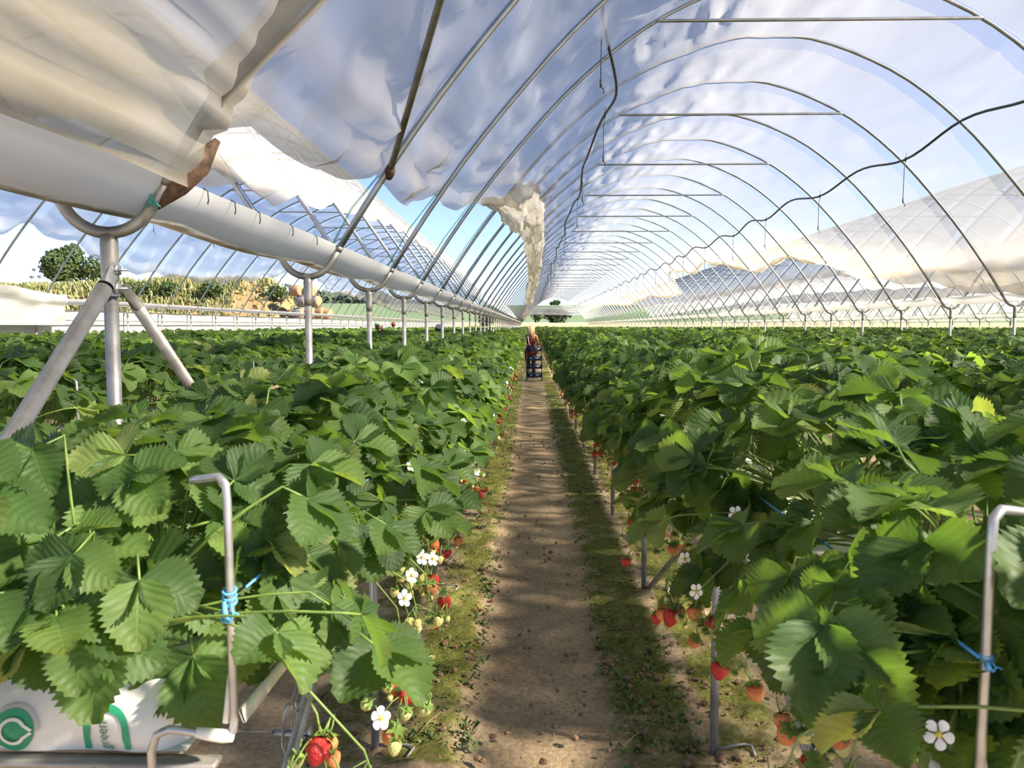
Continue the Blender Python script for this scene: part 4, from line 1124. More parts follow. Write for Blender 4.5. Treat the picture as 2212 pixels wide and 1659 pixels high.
for ri, lst in cnt.items():
    xr = ROWS[ri]; rn = rown(xr)
    for i, (x_, y, _, dist, _v) in enumerate(lst):
        rs = np.random.RandomState(int(ri * 1000 + i))
        kl = int(math.floor((y - LEG0) / LEGD)); key = (ri, kl); PCOUNT[key] = PCOUNT.get(key, 0) + 1
        if kl < 0: lab = '%s strawberry plant before the first leg of the %s' % (ORD[PCOUNT[key] - 1], rn)
        else: lab = '%s strawberry plant past the %s leg of the %s' % (ORD[PCOUNT[key] - 1], ORD[min(kl, 15)], rn)
        grp = 'strawberry plants of the ' + rn
        root = thing('strawberry_plant', lab, 'plant', (xr, y, 1.2), grp)
        base = np.array((xr, y, 1.2))
        hero = dist < 3.4 and abs(xr) < 1
        nl = 26 if dist < 6 else 20
        end = 0.55 if (i < 2 and abs(xr) < 1) else 0.0
        if end: nl = 32
        mst = MB()
        for (p, F, s) in leaf_specs(rs, xr, y, nl, end):
            m4 = to4(p - base, F, s)
            if hero:
                sp_ = (stalk(p, F, (xr, y)) - p) @ F / s
                mbp = MB(); mbp.tube(sp_, [.0031, .003, .0029, .0028, .0026, .0023, .002], 6)
                lf = link('leaf', mbp.mesh('leaf_stalk', M['stem']), root); lf.matrix_local = m4
                for j, (az, sc) in enumerate(((0, 1.0), (1.22, .92), (-1.22, .92))):
                    c = link('leaflet', LEAFLET_NEAR[rs.randint(4)], lf)
                    c.rotation_euler = (-.10 - .12 * (j > 0) + rs.normal(0, .08), rs.normal(0, .08), az + rs.normal(0, .06)); c.scale = (sc,) * 3
            else:
                lf = link('leaf', LEAF_MID[rs.randint(6)], root); lf.matrix_local = m4
                if dist < 10: mst.tube(stalk(p, F, (xr, y)) - base, .0026, 4, caps=False)
        if mst.n: link('leaf_stalks', mst.mesh('leaf_stalks', M['stem']), root)
        sg = 1 if xr < 0 else -1
        level = 0 if dist < 4 else (1 if dist < 9 else 2)
        nt_ = (2 if rs.rand() < .75 else 1) if abs(xr) < 1 else (1 if rs.rand() < .25 and dist < 8 else 0)
        if dist > 16: nt_ = 0
        for q in range(nt_):
            add_truss(np.random.RandomState(int(ri * 777 + i * 3 + q)), root, xr, y, sg, level)
        if hero and rs.rand() < .5:
            o = link('flower', FLOWER, root, (sg * .30 + rs.normal(0, .03), rs.normal(0, .05), rs.uniform(-.02, .1))); o.scale = (.75,) * 3; o.rotation_euler = Vector((sg * 1.0, -1, .6)).to_track_quat('Z', 'Y').to_euler()

# the remaining plants: one leafy mass
def lod_template(lod):
    if lod == 0:
        Vs, Qs, off = [], [], 0
        for az in (0, 1.22, -1.22):
            V, Q, _ = leaflet(5, 1, 3, teeth=False); V = rotz(rotx(V * (1 if az == 0 else .92), -.15), az); Vs.append(V); Qs.append(np.array(Q) + off); off += len(V)
        return np.concatenate(Vs), np.concatenate(Qs)
    if lod == 1:
        Vs, Qs, off = [], [], 0
        for az in (0, 1.22, -1.22):
            V = np.array([(0, 0, 0), (.05, .05, .012), (0, .105, -.01), (-.05, .05, .012)]); Vs.append(rotz(rotx(V, -.15), az)); Qs.append([(0 + off, 1 + off, 2 + off, 3 + off)]); off += 4
        return np.concatenate(Vs), np.concatenate(Qs)
    V = np.array([(0, -.05, 0), (.10, .02, .012), (0, .12, -.02), (-.10, .02, .012)]); return V, np.array([(0, 1, 2, 3)])
mbs = MB()
rs = np.random.RandomState(77)
by_lod = {0: [], 1: [], 2: []}
for (xr, y, ri, dist, v) in rest:
    hid = abs(xr) > 2.6
    lod = 0 if dist < 11 else (1 if dist < 34 else 2)
    if not v: lod = 1
    n = {0: 18, 1: 15, 2: 8}[lod]
    if hid and lod == 2: n = 6
    by_lod[lod].append((xr, y, n))
for lod, lst in by_lod.items():
    TV, TQ = lod_template(lod)
    xr = np.repeat([a for a, b, c in lst], [c for a, b, c in lst]); yc = np.repeat([b for a, b, c in lst], [c for a, b, c in lst]); n = len(xr)
    al = np.where(rs.rand(n) < .5, rs.normal(math.pi / 2, .5, n), rs.uniform(-.55, math.pi + .55, n))
    hh = 0.02 * np.sin(yc * 1.7 + xr * 5) + 0.03 * vnoise(yc * 0.9, xr * 3, 5)
    rx, rz_ = rs.uniform(.26, .43, n), rs.uniform(.20, .31, n) + hh
    dy = rs.uniform(-.14, .14, n) * (1.6 if lod == 2 else 1)
    P = np.stack([xr + rx * np.cos(al), yc + dy, 1.235 + rz_ * np.sin(al)], -1)
    o = np.stack([np.cos(al), dy * 2.2, np.sin(al)], -1)
    nr = np.stack([o[:, 0] * .45, o[:, 1] * .5 + rs.normal(0, .28, n) - .12, .80 + .2 * np.maximum(o[:, 2], 0)], -1) + rs.normal(0, .26, (n, 3))
    d = np.stack([o[:, 0], o[:, 1] * 1.1 + rs.normal(0, .6, n), .12 - .42 * (1 - np.maximum(o[:, 2], 0))], -1) + rs.normal(0, .2, (n, 3))
    nr /= np.linalg.norm(nr, axis=1, keepdims=True); d -= nr * (d * nr).sum(1, keepdims=True); d /= np.linalg.norm(d, axis=1, keepdims=True)
    x = np.cross(d, nr); s = rs.uniform(.8, 1.2, n)[:, None] * (1.0 if lod < 2 else 1.15)
    W = P[:, None, :] + s[:, None, :] * (TV[None, :, 0:1] * x[:, None, :] + TV[None, :, 1:2] * d[:, None, :] + TV[None, :, 2:3] * nr[:, None, :])
    Q = (TQ[None] + (np.arange(n) * len(TV))[:, None, None]).reshape(-1, 4)
    mbs.add(W.reshape(-1, 3), Q)
o = link('strawberry_foliage', mbs.mesh('strawberry_foliage', M['leaf_far']))
tag(o, 'dense green strawberry foliage of the distant rows in every tunnel', 'foliage', kind='stuff')
# fruit hanging along the distant stretch of the two rows by the path
mbf = MB(); rs = np.random.RandomState(5)
for xr, sg in ((-.61, 1), (.71, -1)):
    for y in np.arange(15, 45, .16):
        if rs.rand() < .35: continue
        for q in range(3):
            c = np.array((xr + sg * rs.uniform(.30, .40), y + rs.uniform(-.08, .08), rs.uniform(.98, 1.16)))
            s = rs.uniform(.012, .019); V = np.array([(1, 0, 0), (0, 1, 0), (-1, 0, 0), (0, -1, 0), (0, 0, .8), (0, 0, -1.4)]) * s + c
            mbf.add(V, (), [(0, 1, 4), (1, 2, 4), (2, 3, 4), (3, 0, 4), (1, 0, 5), (2, 1, 5), (3, 2, 5), (0, 3, 5)], m=int(rs.choice([0, 1, 2], p=[.08, .17, .75])))
o = link('distant_fruit', mbf.mesh('distant_fruit', [M['berry_red'], M['berry_orange'], M['berry_pale']]))
tag(o, 'small pale and red fruit along the distant stretch of both rows', 'fruit', kind='stuff')

# ---------------------------------------------------------------- soil clods, weeds, straw on the ground
mbc = MB(); rs = np.random.RandomState(9)
ico = np.array([(0, 0, 1), (.89, 0, .45), (.28, .85, .45), (-.72, .53, .45), (-.72, -.53, .45), (.28, -.85, .45), (.72, .53, -.45), (-.28, .85, -.45), (-.89, 0, -.45), (-.28, -.85, -.45), (.72, -.53, -.45), (0, 0, -1)])
icf = [(0, 1, 2), (0, 2, 3), (0, 3, 4), (0, 4, 5), (0, 5, 1), (1, 6, 2), (2, 7, 3), (3, 8, 4), (4, 9, 5), (5, 10, 1), (6, 7, 2), (7, 8, 3), (8, 9, 4), (9, 10, 5), (10, 6, 1), (11, 7, 6), (11, 8, 7), (11, 9, 8), (11, 10, 9), (11, 6, 10)]
for i in range(5200):
    y = 2.0 + 10 * rs.rand() ** 1.8; sgn = rs.choice([-1, 1]); x = 0.05 + sgn * (rs.uniform(.30, 1.0) if rs.rand() < .9 else rs.uniform(0, .3))
    s = 0.004 + 0.017 * rs.rand() ** 4
    V = ico * s * rs.uniform(.7, 1.25, (12, 3)) * np.array((1, 1, .75))
    mbc.add(V + (x, y, s * .25 + .0), (), icf)
o = link('soil_clods', mbc.mesh('soil_clods', M['clod'], smooth=False)); tag(o, 'crumbly soil clods scattered under the table rows', 'soil', kind='stuff')
mbw = MB()
for i in range(2600):
    y = 3.0 + 16 * rs.rand() ** 1.5; sgn = rs.choice([-1, 1]); x = 0.05 + sgn * rs.uniform(.28, .66)
    for q in range(3):
        a = rs.uniform(0, 6.28); h = rs.uniform(.008, .028); w = rs.uniform(.003, .008); b = np.array((x + rs.normal(0, .012), y + rs.normal(0, .012), -.01))
        dv = np.array((math.cos(a), math.sin(a), 0)); pv = np.array((-dv[1], dv[0], 0))
        mbw.add([b - pv * w, b + pv * w, b + dv * h * .7 + pv * w * .8 + (0, 0, h), b + dv * h * .9 - pv * w * .8 + (0, 0, h * .9)], [(0, 1, 2, 3)])
o = link('verge_moss', mbw.mesh('verge_moss', M['weed'])); tag(o, 'low moss and seedlings on the verges of the path', 'moss', kind='stuff')
def weed(loc, r, label):
    mb = MB()
    for i in range(26):
        a = rs.uniform(0, 6.28); ln = r * rs.uniform(.5, 1.1); dv = np.array((math.cos(a), math.sin(a), 0)); pv = np.array((-dv[1], dv[0], 0)); w = r * .10
        mb.add([np.zeros(3), dv * ln * .5 + pv * w + (0, 0, r * .35), dv * ln + (0, 0, r * .22), dv * ln * .5 - pv * w + (0, 0, r * .35)], [(0, 1, 2, 3)])
    tag(link('weed', mb.mesh('weed', M['tree_leaf']), None, loc), label, 'weed', 'weeds on the path verge')
weed((-.60, 3.75, 0.0), .11, 'small green weed tuft beside the second left table leg')
weed((.36, 2.85, 0.0), .05, 'tiny green weed on the right verge near the camera')
weed((-.40, 6.4, 0.0), .07, 'small green weed on the left verge beyond the third leg')
straw = [(-.50, 2.9, .4), (-.42, 3.2, 1.2), (-.38, 2.7, 2.2), (-.55, 3.4, .1), (.42, 3.1, .9), (.25, 2.75, 2.6)]
for i, (x, y, a) in enumerate(straw):
    c, s = math.cos(a), math.sin(a); mb = MB(); mb.tube([(-.09 * c, -.09 * s, .004), (0, 0, .012), (.10 * c, .10 * s, .003)], .0018, 5)
    tag(link('straw', mb.mesh('straw', M['straw_bits']), None, (x, y, .0)), '%s dry straw stalk lying on the soil near the camera' % ORD[i], 'straw', 'dry stalks on the soil')

# ---------------------------------------------------------------- background: trees, bank plants, bales, masts
def leaf_cloud(centres, n, size, seed, flat=1.0):
    rs = np.random.RandomState(seed); C = np.array(centres); i = rs.randint(0, len(C), n)
    v = rs.normal(0, 1, (n, 3)); v /= np.linalg.norm(v, axis=1, keepdims=True)
    P = C[i, :3] + v * (C[i, 3] * rs.uniform(.75, 1.08, n))[:, None]
    d = rs.normal(0, 1, (n, 3)); d /= np.linalg.norm(d, axis=1, keepdims=True); nn = v + rs.normal(0, .5, (n, 3)); nn /= np.linalg.norm(nn, axis=1, keepdims=True)
    d -= nn * (d * nn).sum(1, keepdims=True); d /= np.linalg.norm(d, axis=1, keepdims=True); x = np.cross(d, nn)
    s = size * rs.uniform(.7, 1.3, n)[:, None]
    W = np.stack([P - d * s, P + x * s * .6, P + d * s, P - x * s * .6], 1).reshape(-1, 3)
    return W, np.arange(n * 4).reshape(-1, 4)
def tree(loc, h, w, n, mat, label, seed, size, nb=9, cat='tree', name='tree'):
    rs = np.random.RandomState(seed); t = thing(name, label, cat, loc)
    lo = .12 if cat == 'bush' else .35
    C = [(rs.normal(0, w * .22), rs.normal(0, w * .2), h * rs.uniform(lo, .78), w * rs.uniform(.20, .32)) for _ in range(nb)]
    C.append((0, 0, h * .82, w * .2))
    W, Q = leaf_cloud(C, n, size, seed)
    mb = MB(); mb.add(W, Q); link('crown', mb.mesh('crown', mat), t)
    mb = MB(); mb.tube([(0, 0, -.5), (0.05, 0, h * .3), (0, .05, h * .65)], [w * .05, w * .04, w * .015], 7)
    for c in C[:5]: mb.tube([(0.03, 0, h * .28), (c[0] * .5, c[1] * .5, c[2] * .75), c[:3]], [w * .025, w * .018, w * .008], 5)
    link('trunk', mb.mesh('trunk', M['bark']), t)
def gp(px, py, Y):      # photo pixel + distance along the rows -> point
    return ((px - 1148) / 1720 * Y, Y, H + (704.5 - py) / 1720 * Y)
p = gp(152, 612, 118); tree((p[0], p[1], p[2] - 0.6), 6.0, 7.4, 5200, M['tree_leaf'], 'round leafy tree on the overgrown bank at the left', 3, .28)
p = gp(1190, 694, 270); tree((p[0], p[1], p[2]), 3.6, 6.0, 900, M['bush_dark'], 'dark rounded bush in the stubble at the end of the tunnel', 4, .4, cat='bush', name='bush')
p = gp(1208, 694, 272); tree((p[0], p[1], p[2]), 3.7, 5.4, 800, M['bush_dark'], 'dark broad bush right of the rounded one at the tunnel end', 5, .4, cat='bush', name='bush')
p = gp(1158, 694, 266); tree((p[0], p[1], p[2]), 2.8, 3.0, 600, M['tree_leaf'], 'green bush at the left of the tunnel end', 6, .35, cat='bush', name='bush')
p = gp(1198, 661, 596); tree((p[0], p[1], 15.6), 5.0, 6.5, 500, M['tree_leaf'], 'lone round tree on the far hill above the end wall', 7, .8)
p = gp(1052, 700, 190); tree((p[0], p[1], p[2] - .6), 3.6, 3.2, 700, M['bush_dark'], 'dark upright bush seen between the left gutter posts', 8, .3, cat='bush', name='bush')
# woodland ridge on the far left hill
mb = MB(); rs = np.random.RandomState(41)
xs = np.linspace(-190, -72, 90); V = []
for x in xs:
    top = 27 + 5.0 * float(fbm(np.array([x * .06]), np.array([0.]), 7)[0]) + 1.5 * float(fbm(np.array([x * .5]), np.array([0.]), 9)[0]) - 10 * float(sstep(-118, -70, x))
    for f in np.linspace(0, 1, 5): V.append((x, 600 + 12 * f * f + rs.normal(0, .8), 14 + (top - 14) * f))
mb.grid(np.array(V), 90, 5)
W, Q = leaf_cloud([(x, 600 + rs.uniform(0, 10), 19 + 5 * rs.rand() - 8 * float(sstep(-118, -70, x)), 4.5) for x in np.linspace(-188, -75, 60)], 2600, 1.3, 42); mb.add(W, Q)
o = link('woodland', mb.mesh('woodland', M['far_wood'])); tag(o, 'dark woodland on the far hill behind the hay bales', 'woodland', kind='stuff')
# grass and weeds on the bank
rs = np.random.RandomState(51); n = 15000
bx = rs.uniform(-75, -27, n); by = rs.uniform(83, 100, n); keepm = (bx < -33.5) | (rs.rand(n) < .22); bx, by = bx[keepm], by[keepm]; n = len(bx); bz = bank_z(bx, by)
hgt = rs.uniform(.3, .75, n) * (1 + .6 * fbm(bx * .3, by * .3, 5)); wd = rs.uniform(.07, .2, n); a = rs.uniform(0, 6.28, n)
dx, dyy = np.cos(a) * wd, np.sin(a) * wd; lx, ly = rs.normal(0, .25, n) * hgt, rs.normal(0, .25, n) * hgt
W = np.stack([np.stack([bx - dx, by - dyy, bz - .1], -1), np.stack([bx + dx, by + dyy, bz - .1], -1), np.stack([bx + lx + dx * .3, by + ly + dyy * .3, bz + hgt], -1), np.stack([bx + lx - dx * .3, by + ly - dyy * .3, bz + hgt * .95], -1)], 1).reshape(-1, 3)
mb = MB(); mb.add(W, np.arange(n * 4).reshape(-1, 4)); o = link('bank_grass', mb.mesh('bank_grass', M['grass_mix'])); tag(o, 'rough green and golden grass growing over the bank', 'grass', kind='stuff')
for i, px in enumerate((375, 470, 600, 320)):
    p = gp(px, 640, 92); z = float(bank_z(np.array([p[0]]), np.array([90.]))[0])
    C = [(rs.normal(0, .8), rs.normal(0, .5), rs.uniform(.4, 1.0), .8) for _ in range(6)]; W, Q = leaf_cloud(C, 500, .2, 60 + i); mb = MB(); mb.add(W, Q)
    tag(link('shrub', mb.mesh('shrub', M['tree_leaf']), None, (p[0], 90, z)), '%s low green shrub on the slope of the bank' % ORD[i], 'shrub', 'shrubs on the bank')
# round bales stacked at the end of the bank
BR = 0.62
mb = MB(); prof = [(0.01, -.6), (BR * .5, -.61), (BR * .93, -.6), (BR, -.55), (BR, .55), (BR * .93, .6), (BR * .5, .61), (0.01, .6)]
def bale(loc, wrapped, label):
    t = thing('hay_bale', label, 'hay bale', loc, 'hay bales beside the bank', -0.35)
    q = Quaternion((0, 1, 0), math.pi / 2)
    mb = MB(); mb.lathe([(BR * .97, -.5), (BR, -.45), (BR, .45), (BR * .97, .5)], 22, rot=q); link('wrap', mb.mesh('wrap', M['bale_wrap' if wrapped else 'bale']), t)
    for sgn in (-1, 1):
        mb = MB(); mb.lathe([(0.02, sgn * .62), (BR * .3, sgn * .61), (BR * .35, sgn * .6), (BR * .65, sgn * .605), (BR * .9, sgn * .59), (BR * .97, sgn * .5)], 22, rot=q); link('straw_face', mb.mesh('straw_face', M['bale']), t)
spots = [((688, 676), 0, 'lowest hay bale at the right end of the stack'), ((668, 676), 1, 'lowest hay bale left of the end one'), ((645, 677), 1, 'lowest hay bale in the middle of the stack'),
         ((678, 651), 1, 'middle-tier hay bale at the right of the stack'), ((652, 651), 1, 'middle-tier hay bale left of the right one'),
         ((668, 630), 1, 'topmost hay bale at the right of the stack'), ((640, 628), 0, 'topmost hay bale next to the bank'), ((700, 678), 0, 'small outer hay bale standing apart right of the stack')]
for (px, py), wflag, lab in spots:
    p = gp(px, py, 88.0); bale((p[0], 88 + (px - 650) * .01, p[2]), wflag, lab)
# earth mound under the bales
terrain('bale_stand', 'earth slope below the hay bales', np.linspace(-30, -21.5, 24), np.linspace(84, 96, 12), lambda X, Y: 2.3 * sstep(-22.6, -23.6, X) * sstep(84, 87.0, Y) + .1 * fbm(X, Y, 3) - .08, M['bank_soil'])
for i, (px, py) in enumerate(((66, 582), (60, 598), (77, 597))):
    p = gp(px, py, 300); t = thing('mast', '%s thin distant mast above the bank at the far left' % ORD[i], 'mast', (p[0], 300, 0), 'distant masts')
    mb = MB(); mb.tube([(0, 0, 0), (0, 0, p[2])], .12, 5); link('pole', mb.mesh('pole', M['hoop']), t)
    mb = MB(); mb.box((0, 0, p[2]), (1.6, .3, 1.0), bev=.1); link('lamp_head', mb.mesh('lamp_head', M['hoop']), t)

# ---------------------------------------------------------------- people and the trolley
def body(root, joints, edges, mat, name='body'):
    names = list(joints); me = bpy.data.meshes.new(name)
    me.from_pydata([joints[k][0] for k in names], [(names.index(a), names.index(b)) for a, b in edges], [])
    me.materials.append(mat)
    o = link(name, me, root)
    md = o.modifiers.new('skin', 'SKIN'); md.use_smooth_shade = True
    sv = me.skin_vertices[0].data
    for i, k in enumerate(names):
        r = joints[k][1]; sv[i].radius = r if isinstance(r, tuple) else (r, r); sv[i].use_root = (i == 0)
    sd = o.modifiers.new('smooth', 'SUBSURF'); sd.levels = 2; sd.render_levels = 2
    return o
def hand(J, E, side, wrist, d, palm_dir):
    """five short chains rooted in the palm"""
    w = np.array(wrist); d = np.array(d, float); d /= np.linalg.norm(d); pd = np.array(palm_dir, float); n = np.cross(d, pd)
    palm = w + d * .05; J[side + 'palm'] = (tuple(palm), (.034, .016)); E.append((side + 'wrist', side + 'palm'))
    for i, (off, ln) in enumerate(((-.026, .062), (-.009, .074), (.009, .07), (.026, .055))):
        b = palm + d * .045 + pd * off; k1 = b + d * ln * .5 + n * .01; k2 = b + d * ln * .85 + n * .03
        J['%sf%da' % (side, i)] = (tuple(b), .009); J['%sf%db' % (side, i)] = (tuple(k1), .0085); J['%sf%dc' % (side, i)] = (tuple(k2), .007)
        E += [(side + 'palm', '%sf%da' % (side, i)), ('%sf%da' % (side, i), '%sf%db' % (side, i)), ('%sf%db' % (side, i), '%sf%dc' % (side, i))]
    b = w + d * .03 - pd * .035; k = b + d * .035 - pd * .022
    J[side + 't1'] = (tuple(b), .011); J[side + 't2'] = (tuple(k), .009); E += [(side + 'palm', side + 't1'), (side + 't1', side + 't2')]
def person(loc, rz, label, skin, bend=0.0, height=1.62, group=None, arms='down'):
    """standing or stooping figure; local +Y is forward"""
    t = thing('person', label, 'person', loc, group, rz); f = height / 1.62
    cb, sb = math.cos(bend), math.sin(bend)
    hip = np.array((0, 0, .86))
    def up(x, y, z):       # a point above the hips, leaned forward
        v = np.array((x, y, z)) - hip; return tuple((hip + np.array((v[0], v[1] * cb + v[2] * sb, v[2] * cb - v[1] * sb))) * f)
    J = {'pelvis': (tuple(hip * f), (.135, .10)), 'waist': (up(0, 0, 1.02), (.115, .085)), 'chest': (up(0, .0, 1.20), (.135, .095)), 'upper': (up(0, -.01, 1.32), (.115, .08)), 'neck': (up(0, .0, 1.41), .05), 'head0': (up(0, .015, 1.475), (.066, .08)), 'head1': (up(0, .02, 1.54), (.076, .092)), 'head2': (up(0, .01, 1.60), (.055, .065))}
    E = [('pelvis', 'waist'), ('waist', 'chest'), ('chest', 'upper'), ('upper', 'neck'), ('neck', 'head0'), ('head0', 'head1'), ('head1', 'head2')]
    for s, sg in (('l', -1), ('r', 1)):
        J[s + 'sh'] = (up(sg * .165, 0, 1.335), .052); E.append(('upper', s + 'sh'))
        if arms == 'down':
            J[s + 'el'] = (up(sg * .215, -.02, 1.08), .038); J[s + 'wrist'] = (up(sg * .20, .12, .90), .027); d = (0, .65, -.6)
        else:
            J[s + 'el'] = (up(sg * .21, .12, 1.10), .038); J[s + 'wrist'] = (up(sg * .15, .32, 1.08), .027); d = (0, 1, .05)
        E += [(s + 'sh', s + 'el'), (s + 'el', s + 'wrist')]
        hand(J, E, s, J[s + 'wrist'][0], d, (sg, 0, 0))
        J[s + 'hip'] = (tuple(np.array((sg * .085, 0, .80)) * f), .088); J[s + 'kn'] = (tuple(np.array((sg * .09, .02, .46)) * f), .056); J[s + 'an'] = (tuple(np.array((sg * .09, -.02, .08)) * f), .037); J[s + 'toe'] = (tuple(np.array((sg * .10, .14, .03)) * f), (.038, .025))
        E += [('pelvis', s + 'hip'), (s + 'hip', s + 'kn'), (s + 'kn', s + 'an'), (s + 'an', s + 'toe')]
    body(t, J, E, skin)
    hc = np.array(J['head1'][0]); ax = np.array(up(0, 1, .86)) - np.array(up(0, 0, .86)); ax /= np.linalg.norm(ax); uz = np.array(up(0, 0, 1.6)) - np.array(up(0, 0, 1.4)); uz /= np.linalg.norm(uz)
    mb = MB()
    mb.tube([hc + ax * .085 + uz * .012, hc + ax * .108 - uz * .022, hc + ax * .088 - uz * .03], [.008, .013, .009], 6)
    for sg in (-1, 1): mb.lathe([(.001, -.022), (.014, -.012), (.017, .004), (.012, .02), (.001, .026)], 6, c=hc + np.array((sg * .078, 0, 0)) - uz * .012, squash=(.5, 1))
    link('face', mb.mesh('face', skin), t)
    mb = MB()
    for sg in (-1, 1): mb.lathe([(.001, -.008), (.009, 0), (.001, .008)], 6, c=hc + ax * .086 + np.array((sg * .03, 0, 0)) + uz * .012)
    mb.tube([hc + ax * .09 - uz * .055 + np.array((-.022, 0, 0)), hc + ax * .094 - uz * .055, hc + ax * .09 - uz * .055 + np.array((.022, 0, 0))], .005, 5)
    link('eyes', mb.mesh('eyes', M['hair_dark']), t)
    return t, up, f, hc, ax, uz
def sleeve_shell(t, name, rings, mat, seg=18):
    mb = MB(); V = []
    for (c, rx, ry) in rings:
        for a in np.linspace(0, 2 * np.pi, seg, endpoint=False): V.append((c[0] + rx * math.cos(a), c[1] + ry * math.sin(a), c[2] + .004 * math.sin(3 * a)))
    mb.grid(np.array(V), len(rings), seg, wrap=True); o = link(name, mb.mesh(name, mat), t); return o

# blonde picker behind her trolley
t, up, f, hc, ax, uz = person((-0.02, 25.05, -0.02), 0.0, 'blond person in a dark red dress walking away behind a blue crate trolley', M['skin'], 0.04, 1.66, arms='down')
sleeve_shell(t, 'dress', [(up(0, .0, 1.27), .150, .105), (up(0, .0, 1.20), .158, .112), (up(0, 0, 1.10), .142, .102), (up(0, 0, 1.02), .135, .098), (np.array((0, 0, .93)) * f, .165, .12), (np.array((0, 0, .84)) * f, .195, .135), (np.array((0, 0, .70)) * f, .195, .13), (np.array((0, 0, .58)) * f, .18, .125)], M['dress'])
for sg in (-1, 1):
    sleeve_shell(t, 'leggings', [(np.array((sg * .088, 0, .66)) * f, .085, .085), (np.array((sg * .09, .02, .46)) * f, .066, .066), (np.array((sg * .09, 0, .26)) * f, .058, .06), (np.array((sg * .09, -.02, .10)) * f, .045, .048)], M['trousers'], 12)
mb = MB(); mb.tube([up(-.10, -.03, 1.36), up(-.085, -.105, 1.28), up(-.06, -.118, 1.12), up(-.02, -.115, 1.0)], .010, 6, flat=.5); link('bag_strap', mb.mesh('bag_strap', M['tape']), t)
mb = MB(); rs = np.random.RandomState(3)
mb.lathe([(.02, .125), (.07, .11), (.098, .06), (.104, 0), (.105, -.06), (.10, -.12), (.085, -.18), (.06, -.235), (.02, -.26)], 16, c=hc - ax * .022 + np.array((.006, 0, -.01)), squash=(1, 1.02))
for i in range(40):
    a = rs.uniform(2.6, 6.8); r = rs.uniform(.085, .104); b = hc - ax * .03 + np.array((r * math.cos(a), r * math.sin(a), rs.uniform(-.02, .1)))
    mb.tube([b, b + (.01 * math.cos(a), .01 * math.sin(a), -.12), b + (rs.normal(.01, .02), rs.normal(-.01, .012), -rs.uniform(.2, .32))], [.012, .013, .003], 5)
link('hair', mb.mesh('hair', M['hair_blond']), t)
# trolley
TX, TY = 0.085, 24.4
t = thing('trolley', 'narrow dark trolley with four shelves standing on the path', 'trolley', (TX, TY, 0.0))
mb = MB()
for sx in (-.235, .235):
    for sy in (-.14, .14): mb.tube([(sx, sy, .06), (sx, sy, 1.05)], .011, 6)
link('frame', mb.mesh('frame', M['dark']), t)
for z in (.10, .37, .62, .90):
    mb = MB()
    for sy in (-.14, .14): mb.tube([(-.235, sy, z - .012), (.235, sy, z - .012)], .008, 5)
    for sx in (-.235, .235): mb.tube([(sx, -.14, z - .012), (sx, .14, z - .012)], .008, 5)
    link('shelf', mb.mesh('shelf', M['dark']), t)
for sx in (-.235, .235):
    for sy in (-.14, .14):
        q = Quaternion((0, 1, 0), math.pi / 2); mb = MB(); mb.lathe([(.01, -.018), (.05, -.018), (.062, -.01), (.062, .01), (.05, .018), (.01, .018)], 14, c=(sx, sy, .045), rot=q); w = link('wheel', mb.mesh('wheel', M['dark']), t)
mb = MB(); mb.tube([(-.235, .14, 1.05), (-.22, .2, 1.08), (.22, .2, 1.08), (.235, .14, 1.05)], .011, 6); link('handle', mb.mesh('handle', M['dark']), t)
def crate_mesh():
    mb = MB(); w, d, h = .44, .26, .125
    mb.box((0, 0, .006), (w, d, .012))
    for (cx_, cy_, sx, sy) in ((0, -d / 2, w, .012), (0, d / 2, w, .012), (-w / 2, 0, .012, d), (w / 2, 0, .012, d)):
        mb.box((cx_, cy_, h * .42), (sx, sy, h * .50)); mb.box((cx_, cy_, h * .94), (sx + .012, sy + .012, h * .14))
        for q in (-1, -.5, 0, .5, 1): mb.box((cx_ + q * (sx - .02) / 2, cy_ + q * (sy - .02) / 2, h * .7), (min(sx, .022), min(sy, .022), h * .4))
    return mb.mesh('crate_shell', M['crate'])
CR = crate_mesh()
mb = MB()
for i in range(10):
    mb.lathe([(.001, .02), (.016, .012), (.02, 0), (.012, -.016), (.001, -.022)], 7, c=(-.18 + .04 * i, (i % 3 - 1) * .07, .075), m=0)
for i, z in enumerate((.10, .37, .62, .90)):
    t = thing('crate', '%s blue plastic crate on the trolley' % ('lowest', 'second lowest', 'second highest', 'topmost')[i], 'crate', (TX + (.0, .0, -.01, .01)[i], TY, z), 'blue crates on the trolley')
    link('crate_shell', CR, t)
    mb2 = MB(); mb2.box((0.09, -.137, .055), (.05, .004, .03)); mb2.box((-.1, -.137, .05), (.03, .004, .02)); link('label_tag', mb2.mesh('label_tag', M['white_plastic']), t)
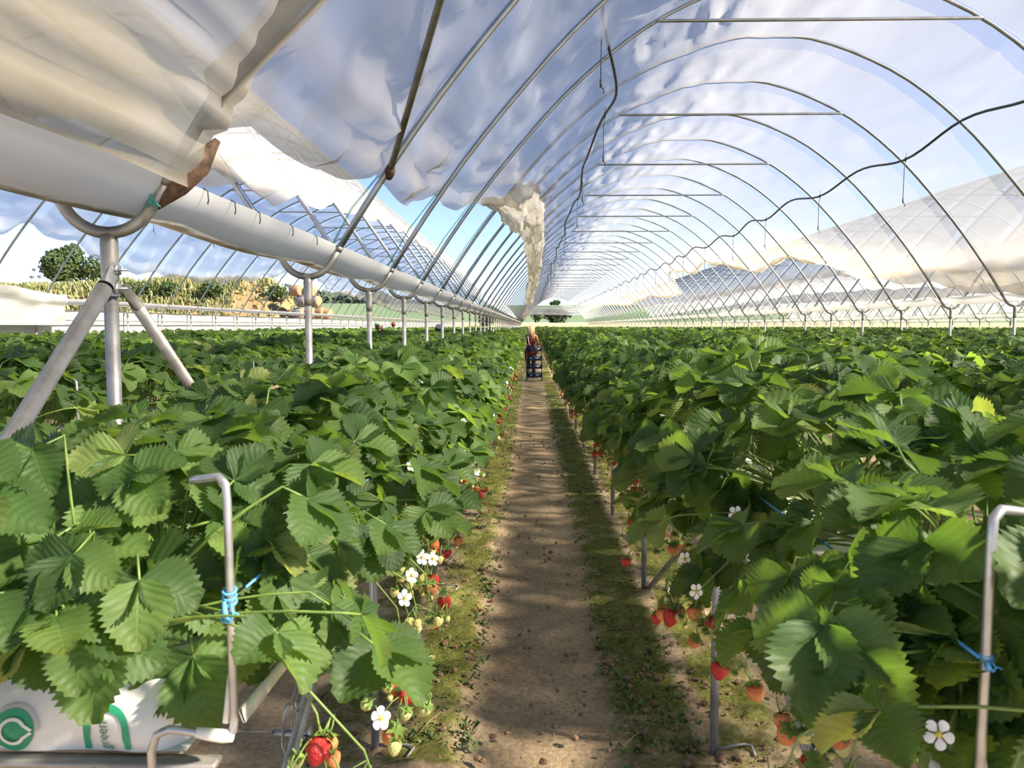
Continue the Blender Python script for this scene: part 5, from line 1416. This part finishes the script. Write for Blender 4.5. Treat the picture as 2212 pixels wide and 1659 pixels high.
# pickers in the left tunnel, seen above the plants
def picker(px, Y, rz, capm, shirt, label, bend, hgt=1.66, hat=True):
    p = gp(px, 704, Y); t, up, f, hc, ax, uz = person((p[0], Y, -.02), rz, label, M['skin'], bend, hgt)
    sleeve_shell(t, 'shirt', [(up(0, 0, 1.38), .09, .07), (up(0, 0, 1.33), .165, .10), (up(0, 0, 1.2), .155, .115), (up(0, 0, 1.02), .14, .11), (np.array((0, 0, .86)) * f, .155, .125)], shirt)
    for sg in (-1, 1): sleeve_shell(t, 'trousers', [(np.array((sg * .085, 0, .88)) * f, .1, .11), (np.array((sg * .09, .02, .46)) * f, .075, .075), (np.array((sg * .09, -.02, .08)) * f, .06, .065)], M['trousers'], 12)
    mb = MB(); q = Vector(uz).to_track_quat('Z', 'Y')
    if hat:
        mb.lathe([(.104, .0), (.106, .03), (.095, .075), (.06, .105), (.01, .115)], 14, c=hc + uz * .0, rot=q)
        b0 = hc + ax * .09 + uz * .012; sd = np.cross(ax, uz)
        mb.add([b0 - sd * .07, b0 + sd * .07, b0 + ax * .07 + sd * .055 - uz * .012, b0 + ax * .07 - sd * .055 - uz * .012, b0 + ax * .085 - uz * .014], [(0, 1, 2, 3)], [(3, 2, 4)])
        link('cap', mb.mesh('cap', capm), t)
    mb = MB(); mb.lathe([(.096, .03), (.099, -.02), (.09, -.08), (.06, -.11)], 12, c=hc - ax * .02, rot=q); link('hair', mb.mesh('hair', M['hair_dark']), t)
picker(936, 20.9, -2.0, M['cap_grey'], M['shirt_grey'], 'stooping picker in a grey cap behind the left gutter posts', 0.22, 1.72)
picker(823, 20.6, 0.5, M['cap_green'], M['shirt_grey'], 'picker whose green cap shows above the left rows', 0.25, 1.78)
picker(848, 37.8, -2.6, M['cap_red'], M['shirt_grey'], 'distant picker in a red cap near the left side wall', 0.1, 1.86)
picker(1038, 19.9, -1.4, M['hair_dark'], M['shirt_pink'], 'stooping picker in a pink shirt between the left gutter posts', 0.40, 1.66, hat=False)
